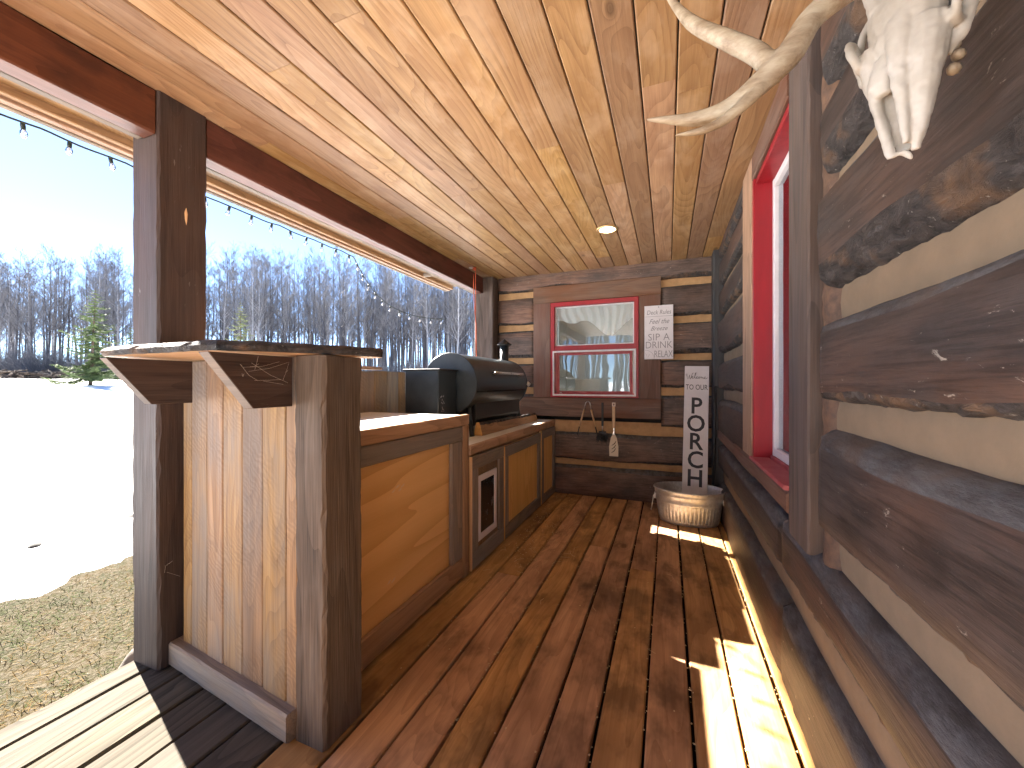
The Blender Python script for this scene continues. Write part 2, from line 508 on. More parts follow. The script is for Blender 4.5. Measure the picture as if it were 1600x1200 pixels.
def tag(o, label=None, cat=None, group=None, kind=None):
    if label: o['label'] = label
    if cat: o['category'] = cat
    if group: o['group'] = group
    if kind: o['kind'] = kind
    return o

def bar(name, x0, x1, y0, y1, z0, z1, mat, parent=None, ch=.003, seg=1, jit=0.0, axis=None, seed=None, label=None, bow=0.0, endmat=None):
    """chamfered board/timber between the given bounds, chipped edges when jit > 0; origin at its centre"""
    lo = Vector((min(x0, x1), min(y0, y1), min(z0, z1)))
    hi = Vector((max(x0, x1), max(y0, y1), max(z0, z1)))
    c = (lo + hi) / 2
    d = (hi - lo) / 2
    if axis is None:
        axis = max(range(3), key=lambda i: d[i])
    elif isinstance(axis, str):
        axis = AX.index(axis)
    a, b = [(1, 2), (2, 0), (0, 1)][axis]
    ch = min(ch, d[a] * .45, d[b] * .45)
    vs, fs = [], []
    rnd = random.Random(seed if seed is not None else random.random())
    sd = rnd.random() * 50
    for k in range(seg + 1):
        u = -d[axis] + 2 * d[axis] * k / seg
        oa = bow * noise.noise(Vector((u * 1.2, sd, 0))) if bow else 0
        ob = bow * noise.noise(Vector((u * 1.2, sd, 9))) if bow else 0
        for (sa, sb) in ((1, 1), (-1, 1), (-1, -1), (1, -1)):
            c1 = ch + (abs(rnd.gauss(0, jit)) if jit else 0)
            c2 = ch + (abs(rnd.gauss(0, jit)) if jit else 0)
            p1 = [0, 0, 0]; p2 = [0, 0, 0]
            p1[axis] = p2[axis] = u
            order = (sa * sb > 0)
            A = (sa * d[a], sb * (d[b] - c1)); B = (sa * (d[a] - c2), sb * d[b])
            if not order:
                A, B = B, A
            p1[a], p1[b] = A[0] + oa, A[1] + ob
            p2[a], p2[b] = B[0] + oa, B[1] + ob
            vs += [p1, p2]
    for k in range(seg):
        for j in range(8):
            q = k * 8
            fs.append((q + j, q + (j + 1) % 8, q + 8 + (j + 1) % 8, q + 8 + j))
    fs.append(tuple(range(7, -1, -1)))
    fs.append(tuple(seg * 8 + j for j in range(8)))
    mats = [mat]; mi = None
    if endmat:
        mats = [mat, endmat]
        mi = [0] * (len(fs) - 2) + [1, 1]
    o = mesh(name, vs, fs, mats, parent, c, mi=mi)
    if label:
        o['label'] = label
    return o

def tube_geo(pts, rad, n=6, cap=True):
    """ returns verts/faces of a tube along pts with radius list """
    pts = [Vector(p) for p in pts]
    if not isinstance(rad, (list, tuple)):
        rad = [rad] * len(pts)
    vs, fs = [], []
    up = None
    for i, p in enumerate(pts):
        t = (pts[min(i + 1, len(pts) - 1)] - pts[max(i - 1, 0)])
        if t.length < 1e-9:
            t = Vector((0, 0, 1))
        t.normalize()
        if up is None:
            up = t.orthogonal().normalized()
        else:
            up = (up - t * up.dot(t))
            up = up.normalized() if up.length > 1e-6 else t.orthogonal().normalized()
        s = t.cross(up)
        for j in range(n):
            a = 2 * pi * j / n
            vs.append(p + (up * cos(a) + s * sin(a)) * rad[i])
    for i in range(len(pts) - 1):
        for j in range(n):
            fs.append((i * n + j, i * n + (j + 1) % n, (i + 1) * n + (j + 1) % n, (i + 1) * n + j))
    if cap:
        fs.append(tuple(range(n - 1, -1, -1)))
        fs.append(tuple((len(pts) - 1) * n + j for j in range(n)))
    return vs, fs
def merge(parts):
    V, F = [], []
    for vs, fs in parts:
        o = len(V)
        V += vs
        F += [tuple(i + o for i in f) for f in fs]
    return V, F
def recenter(vs):
    c = Vector((0, 0, 0))
    for v in vs:
        c += Vector(v)
    c /= len(vs)
    return [Vector(v) - c for v in vs], c
def tube(name, pts, rad, mat, parent=None, n=8, smooth=True):
    vs, fs = tube_geo(pts, rad, n)
    vs, c = recenter(vs)
    return mesh(name, vs, fs, mat, parent, c, smooth)
def poly_extrude(name, pts2, origin, ua, ub, th, mat, parent=None, mats=None):
    """flat outline (pts2 in ua/ub frame) thickened symmetric along normal"""
    ua = Vector(ua); ub = Vector(ub); nrm = ua.cross(ub).normalized()
    vs = [Vector(origin) + ua * p[0] + ub * p[1] + nrm * th / 2 for p in pts2]
    vs += [Vector(origin) + ua * p[0] + ub * p[1] - nrm * th / 2 for p in pts2]
    n = len(pts2)
    fs = [tuple(range(n)), tuple(range(2 * n - 1, n - 1, -1))]
    mi = [0, 0]
    for i in range(n):
        fs.append((i, i + n, (i + 1) % n + n, (i + 1) % n)); mi.append(1 if mats else 0)
    vs, c = recenter(vs)
    return mesh(name, vs, fs, mats or [mat], parent, c, mi=mi if mats else None)

def text(name, body, size, loc, rot, mat, parent, align='CENTER', shear=0, extrude=.0008, bold=0.0, sx=1.0, space=1.0):
    cu = bpy.data.curves.new('lettering', 'FONT')
    cu.body = body
    cu.size = size
    cu.align_x = align
    cu.align_y = 'CENTER'
    cu.shear = shear
    cu.extrude = extrude
    cu.offset = bold
    cu.space_character = space
    cu.resolution_u = 3
    ob = bpy.data.objects.new('tmp_text', cu)
    C.objects.link(ob)
    bpy.context.view_layer.update()
    me = bpy.data.meshes.new_from_object(ob.evaluated_get(bpy.context.evaluated_depsgraph_get()))
    bpy.data.objects.remove(ob)
    me.transform(Matrix.Diagonal((sx, 1, 1, 1)))
    me.materials.clear()
    o = link(name, me, mat, parent, loc)
    o.rotation_euler = rot
    return o

# ------------------------------------------------------------------ ground and snow
def terr(x, y):
    r = sqrt(x * x + y * y)
    z = -.42 + .045 * max(0, r - 3.5)
    z = min(z, 1.5 + .25 * (1 - exp(-max(0, r - 46) / 20)))
    if x > -2.2:
        z = min(z, -.42 + .045 * max(0, r - 3.5))
    return z + .05 * noise.noise(Vector((x * .35, y * .35, 0)))
def grid_polar(name, r0, fn, mat, kind):
    vs, fs = [], []
    NR, NA = 70, 144
    for i in range(NR + 1):
        r = r0 + (i / NR) ** 3.2 * (1500 - r0)
        for j in range(NA):
            a = 2 * pi * j / NA
            x, y = r * cos(a), r * sin(a)
            vs.append((x, y, fn(x, y)))
    for i in range(NR):
        for j in range(NA):
            fs.append((i * NA + j, i * NA + (j + 1) % NA, (i + 1) * NA + (j + 1) % NA, (i + 1) * NA + j))
    fs.append(tuple(range(NA - 1, -1, -1)))
    o = mesh(name, vs, fs, mat, smooth=True)
    tag(o, kind=kind)
    return o
grid_polar('ground', .5, lambda x, y: terr(x, y) - .03, M['ground'], 'structure')
# snow sheet: fine near its ragged edge, coarse far away
def edge_x(y):
    return -4.45 + .35 * noise.noise(Vector((y * .6, 3, 0))) + .16 * noise.noise(Vector((y * 3.1, 8, 0))) + .11 * noise.noise(Vector((y * 8, 8, 0))) + .05 * noise.noise(Vector((y * 21, 8, 0)))
def snow_z(x, y, e):
    t = max(0.0, e - x)
    h = .075 * (1 - exp(-t / .22)) + .03 * (1 - exp(-t / 2)) - .045
    h += .028 * noise.noise(Vector((x * 1.1, y * 1.1, 5))) * min(1, t) + .02 * noise.noise(Vector((x * 3.2, y * 3.2, 5))) * min(1, t)
    for (px, py, pr) in pits:
        dd = ((x - px) ** 2 + (y - py) ** 2) / pr ** 2
        if dd < 4:
            h -= .038 * exp(-dd * 1.6)
    return terr(x, y) + h
pits = [(-5.45, 1.75, .16), (-5.6, 2.55, .15), (-6.3, 2.1, .3), (-5.2, 1.2, .25), (-5.0, 1.8, .2), (-5.2, 3.0, .1), (-7.5, 2.4, .25), (-5.9, 1.35, .3)]
def snow():
    vs, fs = [], []
    ys = []
    y = -60.0
    while y < 90:
        ys.append(y)
        y += .06 if -1 < y < 8 else (.5 if -6 < y < 16 else 4)
    ts = [0, .02, .05, .09, .14, .2, .27, .35, .45, .55, .66, .78, .9, 1.05, 1.2, 1.4, 1.6, 1.8, 2.0, 2.3, 2.6, 3, 3.5, 4, 4.7, 5.5, 6.5, 8, 10, 12.5, 16, 20, 25, 31, 38, 46, 55, 66, 80, 100, 140, 200, 320]
    for yy in ys:
        e = edge_x(yy)
        for t in ts:
            vs.append((e - t, yy, snow_z(e - t, yy, e)))
    n = len(ts)
    for i in range(len(ys) - 1):
        for j in range(n - 1):
            fs.append((i * n + j, (i + 1) * n + j, (i + 1) * n + j + 1, i * n + j + 1))
    o = mesh('snow', vs, fs, M['snow'], smooth=True)
    tag(o, kind='structure')
    # snow continues beyond the end wall
snow()
# unseen snow sheet behind the camera, added to bounce light into the porch
vs, fs = [], []
NXs, NYs = 40, 30
for i in range(NXs + 1):
    for j in range(NYs + 1):
        fx, fy = i / NXs, j / NYs
        xx = -4.2 + 70 * fx ** 1.8
        yy = -2.9 - 60 * fy ** 1.8 + .25 * noise.noise(Vector((xx * .7, 5, 0))) * (1 - fy)
        vs.append((xx, yy, terr(xx, yy) + (.03 if j else -.05) + .03 * noise.noise(Vector((xx, yy, 0)))))
for i in range(NXs):
    for j in range(NYs):
        q = i * (NYs + 1) + j
        fs.append((q, q + 1, q + NYs + 2, q + NYs + 1))
tag(mesh('snow', vs, fs, M['snow'], smooth=True), kind='structure')

# ------------------------------------------------------------------ deck
YB, YF = -1.7, 4.235
deck = empty('deck', None, None, (0, 0, 0), kind='structure')
gaps = [-2.165, -2.04, -1.875, -1.71, -1.545, -1.385, -1.225, -1.103, -1.019 + .0, -.862, -.705, -.548, -.391, -.234, -.077, .0785, .2355, .394, .50]
gaps[7:8] = []          # keep board widths even near the counter base
gaps[6] = -1.205
for i in range(len(gaps) - 1):
    a, b = gaps[i], gaps[i + 1]
    g = .0046 + random.random() * .002
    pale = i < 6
    dz = random.uniform(-.0015, .0015)
    cuts = [YB, YF]
    if i in (7, 10, 12):
        cuts = [YB, random.uniform(2.2, 3.8), YF]
    if a < -1.25:
        cuts = [YB, YF]
    for k in range(len(cuts) - 1):
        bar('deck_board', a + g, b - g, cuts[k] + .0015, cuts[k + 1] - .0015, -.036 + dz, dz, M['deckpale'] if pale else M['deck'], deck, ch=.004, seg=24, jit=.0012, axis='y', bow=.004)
bar('rim_joist', -2.155, -2.117, YB, YF, -.25, -.040, M['weathery'], deck, seg=6, jit=.002)
for y in (-1.5, -.9, -.3, .3, .9, 1.5, 2.1, 2.7, 3.3, 3.9):
    bar('joist', -2.115, .5, y, y + .04, -.22, -.042, M['void'], deck)
bar('shade_slab', -2.11, .5, YB + .02, YF, -.5, -.26, M['void'], deck)  # unseen dark slab added to keep the space below the boards dark

# crumbs and straw lying on the deck
def crumbs():
    parts = []
    R = random.Random(5)
    for i in range(900):
        if R.random() < .88:
            gx = R.choice(gaps[7:-1]) + R.gauss(0, .004)
        else:
            gx = R.uniform(-1.1, .4)
        y = R.uniform(1.2, 4.1)
        if R.random() < .35:
            gx, y = R.uniform(-1.12, -.75), R.uniform(2.4, 4.15)
        s = R.uniform(.0013, .0042)
        a = R.random() * 6.28
        z = .003
        u = Vector((cos(a), sin(a), 0)) * s * R.uniform(1, 2.2); v = Vector((-sin(a), cos(a), 0)) * s
        p = Vector((gx, y, z))
        vs = [p + u, p + v, p - u, p - v, p + Vector((0, 0, s))]
        parts.append((vs, [(0, 1, 4), (1, 2, 4), (2, 3, 4), (3, 0, 4)]))
    for i in range(46):
        x, y = R.uniform(-1.1, -.6), R.uniform(2.3, 3.3)
        if R.random() < .25:
            x, y = R.uniform(-.9, .3), R.uniform(1.5, 4)
        a = R.random() * 6.28
        L = R.uniform(.02, .09)
        p0 = Vector((x, y, .004)); p2 = p0 + Vector((cos(a), sin(a), 0)) * L
        pm = (p0 + p2) / 2 + Vector((-sin(a), cos(a), .0)) * L * .15 + Vector((0, 0, .004))
        parts.append(tube_geo([p0, pm, p2], .0011, 3))
    V, F = merge(parts)
    o = mesh('straw_litter', V, F, M['straw'])
    tag(o, 'pale straw bits and crumbs scattered over the brown deck boards', 'litter', kind='stuff')
crumbs()

# ------------------------------------------------------------------ ceiling
CZ = 2.43
ceil = empty('ceiling', None, None, (0, 0, CZ), kind='structure')
x = -.105 + 4 * .1375
row = 0
R = random.Random(3)
while x > -2.16:
    x0, x1 = max(x - .1375, -2.0), min(x, .47)
    if x1 - x0 > .02:
        ys = [YB]
        yy = YB + R.uniform(.8, 2.6)
        while yy < YF - .3:
            ys.append(yy)
            yy += R.uniform(1.3, 3.0)
        ys.append(YF + .06)
        for k in range(len(ys) - 1):
            bar('ceiling_board', x0 + .0028, x1 - .0028, ys[k] + .0006, ys[k + 1] - .0006, CZ - .001 * R.random(), CZ + .018, M['ceiling'], ceil, ch=.008, axis='y')
    x -= .1375
    row += 1
bar('roof_sheathing', -2.56, 1.2, YB - .1, YF + .3, CZ + .07, CZ + .10, M['void'], ceil)  # unseen roof slab put above the boards to block light
bar('sheathing_liner', -2.0, .55, YB, YF + .2, CZ + .0195, CZ + .035, M['void'], ceil)

# ------------------------------------------------------------------ porch eave and beam
beam = empty('porch_beam', 'red-brown timber beam running under the outer edge of the plank ceiling', 'beam', (-2.03, 1, 2.25))
BT = CZ - .003
bar('timber', -2.075, -1.985, YB, .972, 2.245, BT, M['beam'], beam, seg=20, jit=.003, ch=.004, bow=.006)
bar('timber', -2.075, -1.985, 1.168, 4.087, 2.245, BT, M['beam'], beam, seg=20, jit=.003, ch=.004, bow=.006)
bar('outer_board', -2.118, -2.078, YB, .972, 2.249, BT, M['weathery'], beam, seg=8, jit=.002)
bar('outer_board', -2.118, -2.078, 1.168, 4.087, 2.249, BT, M['weathery'], beam, seg=8, jit=.002)
eave = empty('roof_eave', 'pale boarded eave with brown fascia strips outside the porch beam', 'eave', (-2.4, 1, 2.4))
for (a, b, m) in ((-2.122, -2.245, 'planky'), (-2.248, -2.37, 'planky'), (-2.373, -2.492, 'planky')):
    for (y0, y1) in ((YB, .6), (.603, 2.9), (2.903, YF + .05)):
        bar('soffit_board', b, a, y0, y1, 2.412, 2.428, M[m], eave, ch=.003)
bar('inner_fascia', -2.53, -2.495, YB, YF + .05, 2.378, 2.47, M['brownboardy'], eave, seg=6, jit=.002)
bar('fascia_board', -2.575, -2.533, YB, YF + .05, 2.366, 2.52, M['brownboardy'], eave, seg=6, jit=.002)
bar('drip_edge', -2.612, -2.578, YB, YF + .05, 2.362, 2.54, M['weathery'], eave, seg=6, jit=.002)
bar('roof_plate', -2.66, -1.9, YB - .1, YF + .1, 2.545, 2.575, M['void'], eave)
bar('gutter_block', -2.48, -2.16, 3.62, 3.66, 2.372, 2.41, M['weatherx'], eave, ch=.002)

# ------------------------------------------------------------------ posts
def post(x0, x1, y0, y1, z0, z1, label, m='darkz', seed=1, crack=True):
    o = bar('porch_post', x0, x1, y0, y1, z0, z1, M[m], None, ch=.006, seg=46, jit=.004, axis='z', seed=seed, bow=.006)
    tag(o, label, 'post')
    return o
post(-2.162, -1.975, .975, 1.165, .002, CZ - .004, 'tall dark brown square porch post left of the bar, cracked down its face', seed=4)
post(-2.10, -1.862, 4.09, 4.25, .002, CZ - .004, 'far porch post at the back wall behind the black barrel grill', m='hewnpost', seed=8)
post(-2.16, -1.97, -1.66, -1.48, .002, CZ - .004, 'porch post behind the camera at the open end', seed=9)
# cracks in the main post
def crack(pts, parent, wd=.004):
    vs, fs = tube_geo(pts, [wd * random.uniform(.5, 1.3) for _ in pts], 4)
    vs, c = recenter(vs)
    return vs, fs, c
mp = bpy.data.objects['porch_post']
pts = []
z = 2.30
while z > .9:
    pts.append((-1.9775, 1.085 + .012 * noise.noise(Vector((z * 3, 2, 1))), z))
    z -= .05
vs, fs, c = crack(pts, mp, .0035)
mesh('crack', vs, fs, M['void'], mp, c)
pts = [(-1.976, 1.078 + .006 * noise.noise(Vector((z * 5, 2, 1))), z) for z in [1.98, 1.95, 1.92, 1.89]]
vs, fs = tube_geo(pts, [.002, .008, .006, .002], 5)
vs, c = recenter(vs)
mesh('splinter_scar', vs, fs, M['sawn'], mp, c)

# ------------------------------------------------------------------ hewn log walls
def hewn_log(parent, axis, u0, u1, zb, zt, plane, fw=.05, ub=.06, st=.05, step=.06, seed=0, rough=1.0, name='log', rowsn=4):
    """axis 'y': wall facing -x ; axis 'x': wall facing -y ; plane = coordinate of the chinking"""
    n = max(2, int((u1 - u0) / step))
    vs, fs, mi = [], [], []
    prof_n = None
    R = random.Random(seed)
    for k in range(n + 1):
        u = u0 + (u1 - u0) * k / n
        N = lambda f, s, amp: amp * noise.noise(Vector((u * f, s + seed * 7.3, 0)))
        b = zb + N(1.8, 1, .013) + N(9, 2, .005)
        t = zt + N(1.6, 3, .013) + N(9, 4, .003)
        hb = max(.008, ub + N(2.2, 5, .03))
        ht = max(.008, st + N(2.2, 6, .02))
        w = fw + N(2, 7, .006)
        rj = lambda: R.gauss(0, .0009 * rough) + .004 * rough * noise.noise(Vector((u * 26, R.random() * .3, seed)))
        prof = [(-.045, b - .002), (.004, b + rj()), (w * .55 + rj(), b + hb * .18 + rj()), (w * .85 + rj() * 1.5, b + hb * .55 + rj()), (w - .002, b + hb)]
        for q in range(1, rowsn):
            f = q / rowsn
            prof.append((w + N(3, 10 + q, .004), b + hb + (t - ht - b - hb) * f))
        prof += [(w - .001, t - ht), (w * .78, t - ht * .45), (.012, t - .004), (-.045, t)]
        if prof_n is None:
            prof_n = len(prof)
        for (ww, zz) in prof:
            if k in (0, n):
                ww = min(ww, w - .012) if ww > w - .012 else ww
            vs.append((plane - ww, u, zz) if axis == 'y' else (u, plane - ww, zz))
    P = prof_n
    for k in range(n):
        for j in range(P - 1):
            q = (k * P + j, (k + 1) * P + j, (k + 1) * P + j + 1, k * P + j + 1)
            if axis == 'y':
                q = q[::-1]
            fs.append(q)
            mi.append(1 if j < 4 else (2 if j >= P - 4 else 0))
    fs.append(tuple(range(P))); mi.append(0)
    fs.append(tuple(n * P + j for j in range(P - 1, -1, -1))); mi.append(0)
    vs, c = recenter(vs)
    o = mesh(name, vs, fs, [M['log' + axis], M['bark'], M['shoulder']], parent, c, mi=mi)
    o.data.polygons.foreach_set('use_smooth', [m != 1 for m in mi])
    return o
def chinking(parent, axis, u0, u1, zb, zt, plane, mat, step=.12):
    n = max(2, int((u1 - u0) / step))
    vs, fs = [], []
    for k in range(n + 1):
        u = u0 + (u1 - u0) * k / n
        for q in range(5):
            f = q / 4
            zz = zb - .035 + (zt - zb + .07) * f
            ww = .006 + .012 * noise.noise(Vector((u * 1.5, zz * 3, plane))) - .012 * (2 * f - 1) ** 2
            vs.append((plane - ww, u, zz) if axis == 'y' else (u, plane - ww, zz))
    for k in range(n):
        for j in range(4):
            q = (k * 5 + j, (k + 1) * 5 + j, (k + 1) * 5 + j + 1, k * 5 + j + 1)
            fs.append(q[::-1] if axis == 'y' else q)
    vs, c = recenter(vs)
    return mesh('chinking', vs, fs, mat, parent, c, smooth=True)

PX = .475
lw = empty('log_wall', 'long side wall of dark hewn logs with tan chinking on the right', 'wall', (PX, 1.3, 0))
# (zb, zt, face out, underside, shoulder)
courses = [(-.02, .315, .05, .03, .05), (.448, .652, .052, .02, .05), (.765, 1.066, .056, .02, .058), (1.150, 1.395, .055, .030, .04),
           (1.480, 1.768, .056, .085, .03), (1.825, 2.035, .052, .085, .03), (2.095, 2.30, .05, .07, .03), (2.335, 2.62, .05, .06, .03)]
for i, (zb, zt, fw, ub, st) in enumerate(courses):
    if i == 0 or i == 1:
        hewn_log(lw, 'y', YB, 1.9, zb, zt, PX, fw, ub, st, step=.03, seed=i + 1, rough=1.2)
        hewn_log(lw, 'y', 1.903, 4.23, zb, zt, PX, fw, ub, st, step=.06, seed=i + 31)
    else:
        hewn_log(lw, 'y', YB, 1.455, zb, zt, PX, fw, ub, st, step=.022, seed=i + 1, rough=2.2 if i > 2 else 1.3)
        hewn_log(lw, 'y', 2.74, 4.23, zb, zt, PX, fw * .9, min(ub, .04), min(st, .05), step=.05, seed=i + 51)
for i in range(len(courses) - 1):
    zb, zt = courses[i][1], courses[i + 1][0]
    if i == 0:
        chinking(lw, 'y', YB, 4.23, zb, zt, PX, M['chink'])
    else:
        chinking(lw, 'y', YB, 1.50, zb, zt, PX, M['chink'])
        chinking(lw, 'y', 2.7, 4.23, zb, zt, PX, M['chink'])
# backing behind the logs
for (y0, y1, z0, z1) in ((YB, 1.66, -.3, 2.6), (2.68, 4.4, -.3, 2.6), (1.66, 2.68, -.3, .76), (1.66, 2.68, 2.33, 2.6)):
    bar('backing', .545, .62, y0, y1, z0, z1, M['void'], lw)
# filler column between the log ends and the window casing
def filler():
    vs, fs = [], []
    n = 90
    for k in range(n + 1):
        z = .60 + (2.43 - .60) * k / n
        wob = .012 * noise.noise(Vector((z * 6, 1, 0))) + .006 * noise.noise(Vector((z * 22, 4, 0)))
        inch = any(courses[i][1] - .03 < z < courses[i + 1][0] + .03 for i in range(1, 7))
        yc = 1.50 - (.012 if inch else 0)
        hw = .048 + wob + (.014 if inch else 0)
        for q in range(7):
            a = pi * q / 6
            vs.append((PX + .01 - (.034 + wob) * sin(a), yc - hw * cos(a), z))
    for k in range(n):
        for j in range(6):
            fs.append((k * 7 + j, (k + 1) * 7 + j, (k + 1) * 7 + j + 1, k * 7 + j + 1)[::-1])
    vs, c = recenter(vs)
    mesh('sealant_column', vs, fs, M['filler'], lw, c, smooth=True)
filler()
# window casing of the side wall
for (nm, a) in (('casing_board', (.425, .49, 1.556, 1.776, .64, 2.425)), ('casing_board', (.42, .475, 2.456, 2.735, .80, 2.425))):
    bar(nm, *a, M['casing'] if a[2] < 2 else M['brownboardz'], lw, ch=.005, seg=30, jit=.002, axis='z')
bar('casing_board', .42, .475, 1.779, 2.453, 2.295, 2.425, M['stainy'], lw, ch=.004, seg=8, jit=.002, axis='y')
bar('sill_timber', .418, .50, 1.779, 4.05, .70, .792, M['stainy'], lw, ch=.012, seg=26, jit=.003, axis='y')
win = bar('window', .423, .56, 2.422, 2.453, .81, 2.292, M['red'], lw, ch=.002, axis='z')       # far jamb
win['label'] = 'red framed side window set deep in the casing'
bar('jamb', .435, .56, 1.779, 1.808, .81, 2.292, M['red'], win, ch=.002, axis='z')
bar('head', .435, .56, 1.810, 2.420, 2.262, 2.292, M['red'], win, ch=.002, axis='y')
bar('sill', .408, .498, 1.78, 2.45, .794, .812, M['redmat'], win, ch=.004, axis='y')
bar('inner_sill', .50, .60, 1.810, 2.420, .800, .826, M['redmat'], win, ch=.003, axis='y')
bar('sash', .508, .55, 2.384, 2.420, .828, 2.26, M['vinyl'], win, ch=.004, axis='z')
bar('sash', .508, .55, 1.810, 1.850, .828, 2.26, M['vinyl'], win, ch=.004, axis='z')
bar('sash', .508, .55, 1.852, 2.382, .828, .868, M['vinyl'], win, ch=.004, axis='y')
bar('sash', .508, .55, 1.852, 2.382, 2.22, 2.26, M['vinyl'], win, ch=.004, axis='y')
bar('pane', .528, .532, 1.852, 2.382, .868, 2.22, M['glass'], win, ch=.0005, axis='y')

PY = 4.265
ew = empty('end_wall', 'far end wall of brown hewn logs with a red window, closing the porch', 'wall', (-.7, PY, 0))
cb = [(-.02, .318, .048, .02, .035), (.384, .675, .045, .02, .035), (.768, 1.085, .045, .02, .03), (1.168, 1.438, .045, .03, .02),
      (1.50, 1.812, .045, .03, .02), (1.88, 2.18, .045, .03, .02), (2.255, 2.62, .045, .03, .02)]
X0, X1 = -1.858, .46
for i, (zb, zt, fw, ub, st) in enumerate(cb):
    if i < 2:
        hewn_log(ew, 'x', X0, X1, zb, zt, PY, fw, ub, st, step=.04, seed=i + 101)
    elif i == 6:
        hewn_log(ew, 'x', X0, X1, zb, zt, PY, fw, ub, st, step=.05, seed=i + 101)
    else:
        hewn_log(ew, 'x', X0, -1.405, zb, zt, PY, fw, ub, st, step=.04, seed=i + 101)
        hewn_log(ew, 'x', -.065, X1, zb, zt, PY, fw, ub, st, step=.04, seed=i + 131)
for i in range(len(cb) - 1):
    zb, zt = cb[i][1], cb[i + 1][0]
    if i < 2:
        chinking(ew, 'x', X0, X1, zb, zt, PY, M['chinkw'])
    else:
        chinking(ew, 'x', X0, -1.38, zb, zt, PY, M['chinkw'])
        chinking(ew, 'x', -.09, X1, zb, zt, PY, M['chinkw'])
for (x0, x1, z0, z1) in ((-1.86, -1.22, -.3, 2.6), (-.27, .545, -.3, 2.6), (-1.22, -.27, -.3, 1.05), (-1.22, -.27, 2.1, 2.6)):
    bar('backing', x0, x1, PY + .05, PY + .13, z0, z1, M['void'], ew)
bar('backing', -2.10, -1.864, 4.256, 4.395, -.3, 2.42, M['void'], ew)  # hidden block added behind the post to stop sun leaking onto the logs
FY = 4.205
bar('casing_board', -1.412, -1.213, FY, FY + .05, 1.052, 2.098, M['stainz'], ew, ch=.004, seg=12, jit=.002, axis='z')
bar('casing_board', -.278, -.068, FY, FY + .05, 1.052, 2.098, M['stainz'], ew, ch=.004, seg=12, jit=.002, axis='z')
bar('casing_board', -1.412, -.068, FY - .003, FY + .05, 2.101, 2.285, M['stainx'], ew, ch=.004, seg=14, jit=.002, axis='x')
bar('casing_board', -1.56, -.068, FY - .003, FY + .05, .845, 1.049, M['stainx'], ew, ch=.004, seg=14, jit=.002, axis='x')
# window: frame ring, sashes, panes
def ring(name, x0, x1, z0, z1, t, y0, y1, mat, parent, tt=None, tb=None):
    tt = tt or t; tb = tb or t
    vs, fs = [], []
    for y in (y0, y1):
        vs += [(x0, y, z0), (x1, y, z0), (x1, y, z1), (x0, y, z1), (x0 + t, y, z0 + tb), (x1 - t, y, z0 + tb), (x1 - t, y, z1 - tt), (x0 + t, y, z1 - tt)]
    for i in range(4):
        j = (i + 1) % 4
        fs.append((i, j, 4 + j, 4 + i))
        fs.append((8 + i, 12 + i, 12 + j, 8 + j))
        fs.append((i, 8 + i, 8 + j, j))
        fs.append((4 + i, 4 + j, 12 + j, 12 + i))
    vs, c = recenter(vs)
    o = mesh(name, vs, fs, mat, parent, c)
    bm = bmesh.new(); bm.from_mesh(o.data)
    bmesh.ops.recalc_face_normals(bm, faces=bm.faces)
    bmesh.ops.bevel(bm, geom=bm.edges[:], offset=.0025, segments=1, affect='EDGES')
    bm.to_mesh(o.data); bm.free()
    return o
ewin = ring('window', -1.211, -.280, 1.054, 2.096, .045, FY - .004, FY + .12, M['red'], ew)
ewin['label'] = 'red framed sash window with white lower sash'
bar('meeting_rail', -1.166, -.325, FY + .004, FY + .06, 1.565, 1.617, M['red'], ewin, ch=.003, axis='x')
ring('upper_sash', -1.165, -.326, 1.619, 2.049, .012, FY + .03, FY + .06, M['vinyl'], ewin)
ring('lower_sash', -1.185, -.305, 1.072, 1.563, .018, FY - .012, FY + .0, M['vinyl'], ewin)
ring('sash_liner', -1.150, -.342, 1.092, 1.545, .03, FY + .03, FY + .05, M['redmat'], ewin)
bar('pane', -1.153, -.338, FY + .045, FY + .049, 1.631, 2.037, M['glass'], ewin, ch=.0005, axis='x')
bar('pane', -1.122, -.370, FY + .036, FY + .040, 1.12, 1.517, M['glass'], ewin, ch=.0005, axis='x')
vs, fs = tube_geo([(-1.09 + .012 * cos(a), FY - .013, 1.098 + .012 * sin(a)) for a in [i * pi / 5 for i in range(11)]], .002, 5)
vs, c = recenter(vs)
mesh('sash_pull', vs, fs, M['vinyl'], ewin, c)

# corner board and leaning pole
cbd = bar('corner_post', .385, .475, 4.02, 4.20, .002, CZ - .004, M['blackpole'], None, ch=.005, seg=24, jit=.003, axis='z')
tag(cbd, 'black squared corner post between the end wall and the log wall', 'post')

# rooms behind the windows
room = empty('interior_room', None, None, (-.5, 5.5, 1), kind='structure')
def slab(name, *a, m='room'):
    return bar(name, *a, M[m], room, ch=.002)
slab('room_floor', -1.96, .54, 4.45, 8, -.15, -.05)
slab('room_back', -1.96, .54, 8, 8.1, -.05, 2.55)
slab('room_side', -2.04, -1.96, 4.40, 4.60, -.35, 2.55)
slab('room_side', -2.04, -1.96, 4.60, 7.4, -.35, .9)  # wall kept low here, unseen opening added to light the curtain
slab('room_side', -2.04, -1.96, 7.4, 8.1, -.35, 2.55)
slab('room_side', .55, .62, 4.45, 8, -.05, 2.55)
slab('room_ceiling', -2.04, .62, 4.45, 8.1, 2.56, 2.62)
slab('room_floor', .63, 4, -1.6, 4.4, -.15, -.05)
slab('room_back', 4, 4.1, -1.6, 4.4, -.05, 2.55)
slab('room_side', .63, 4, 4.4, 4.5, -.05, 2.55)
slab('room_side', .63, 4, -1.7, -1.6, -.05, 2.55)
slab('room_ceiling', .63, 4.1, -1.7, 4.5, 2.56, 2.62)
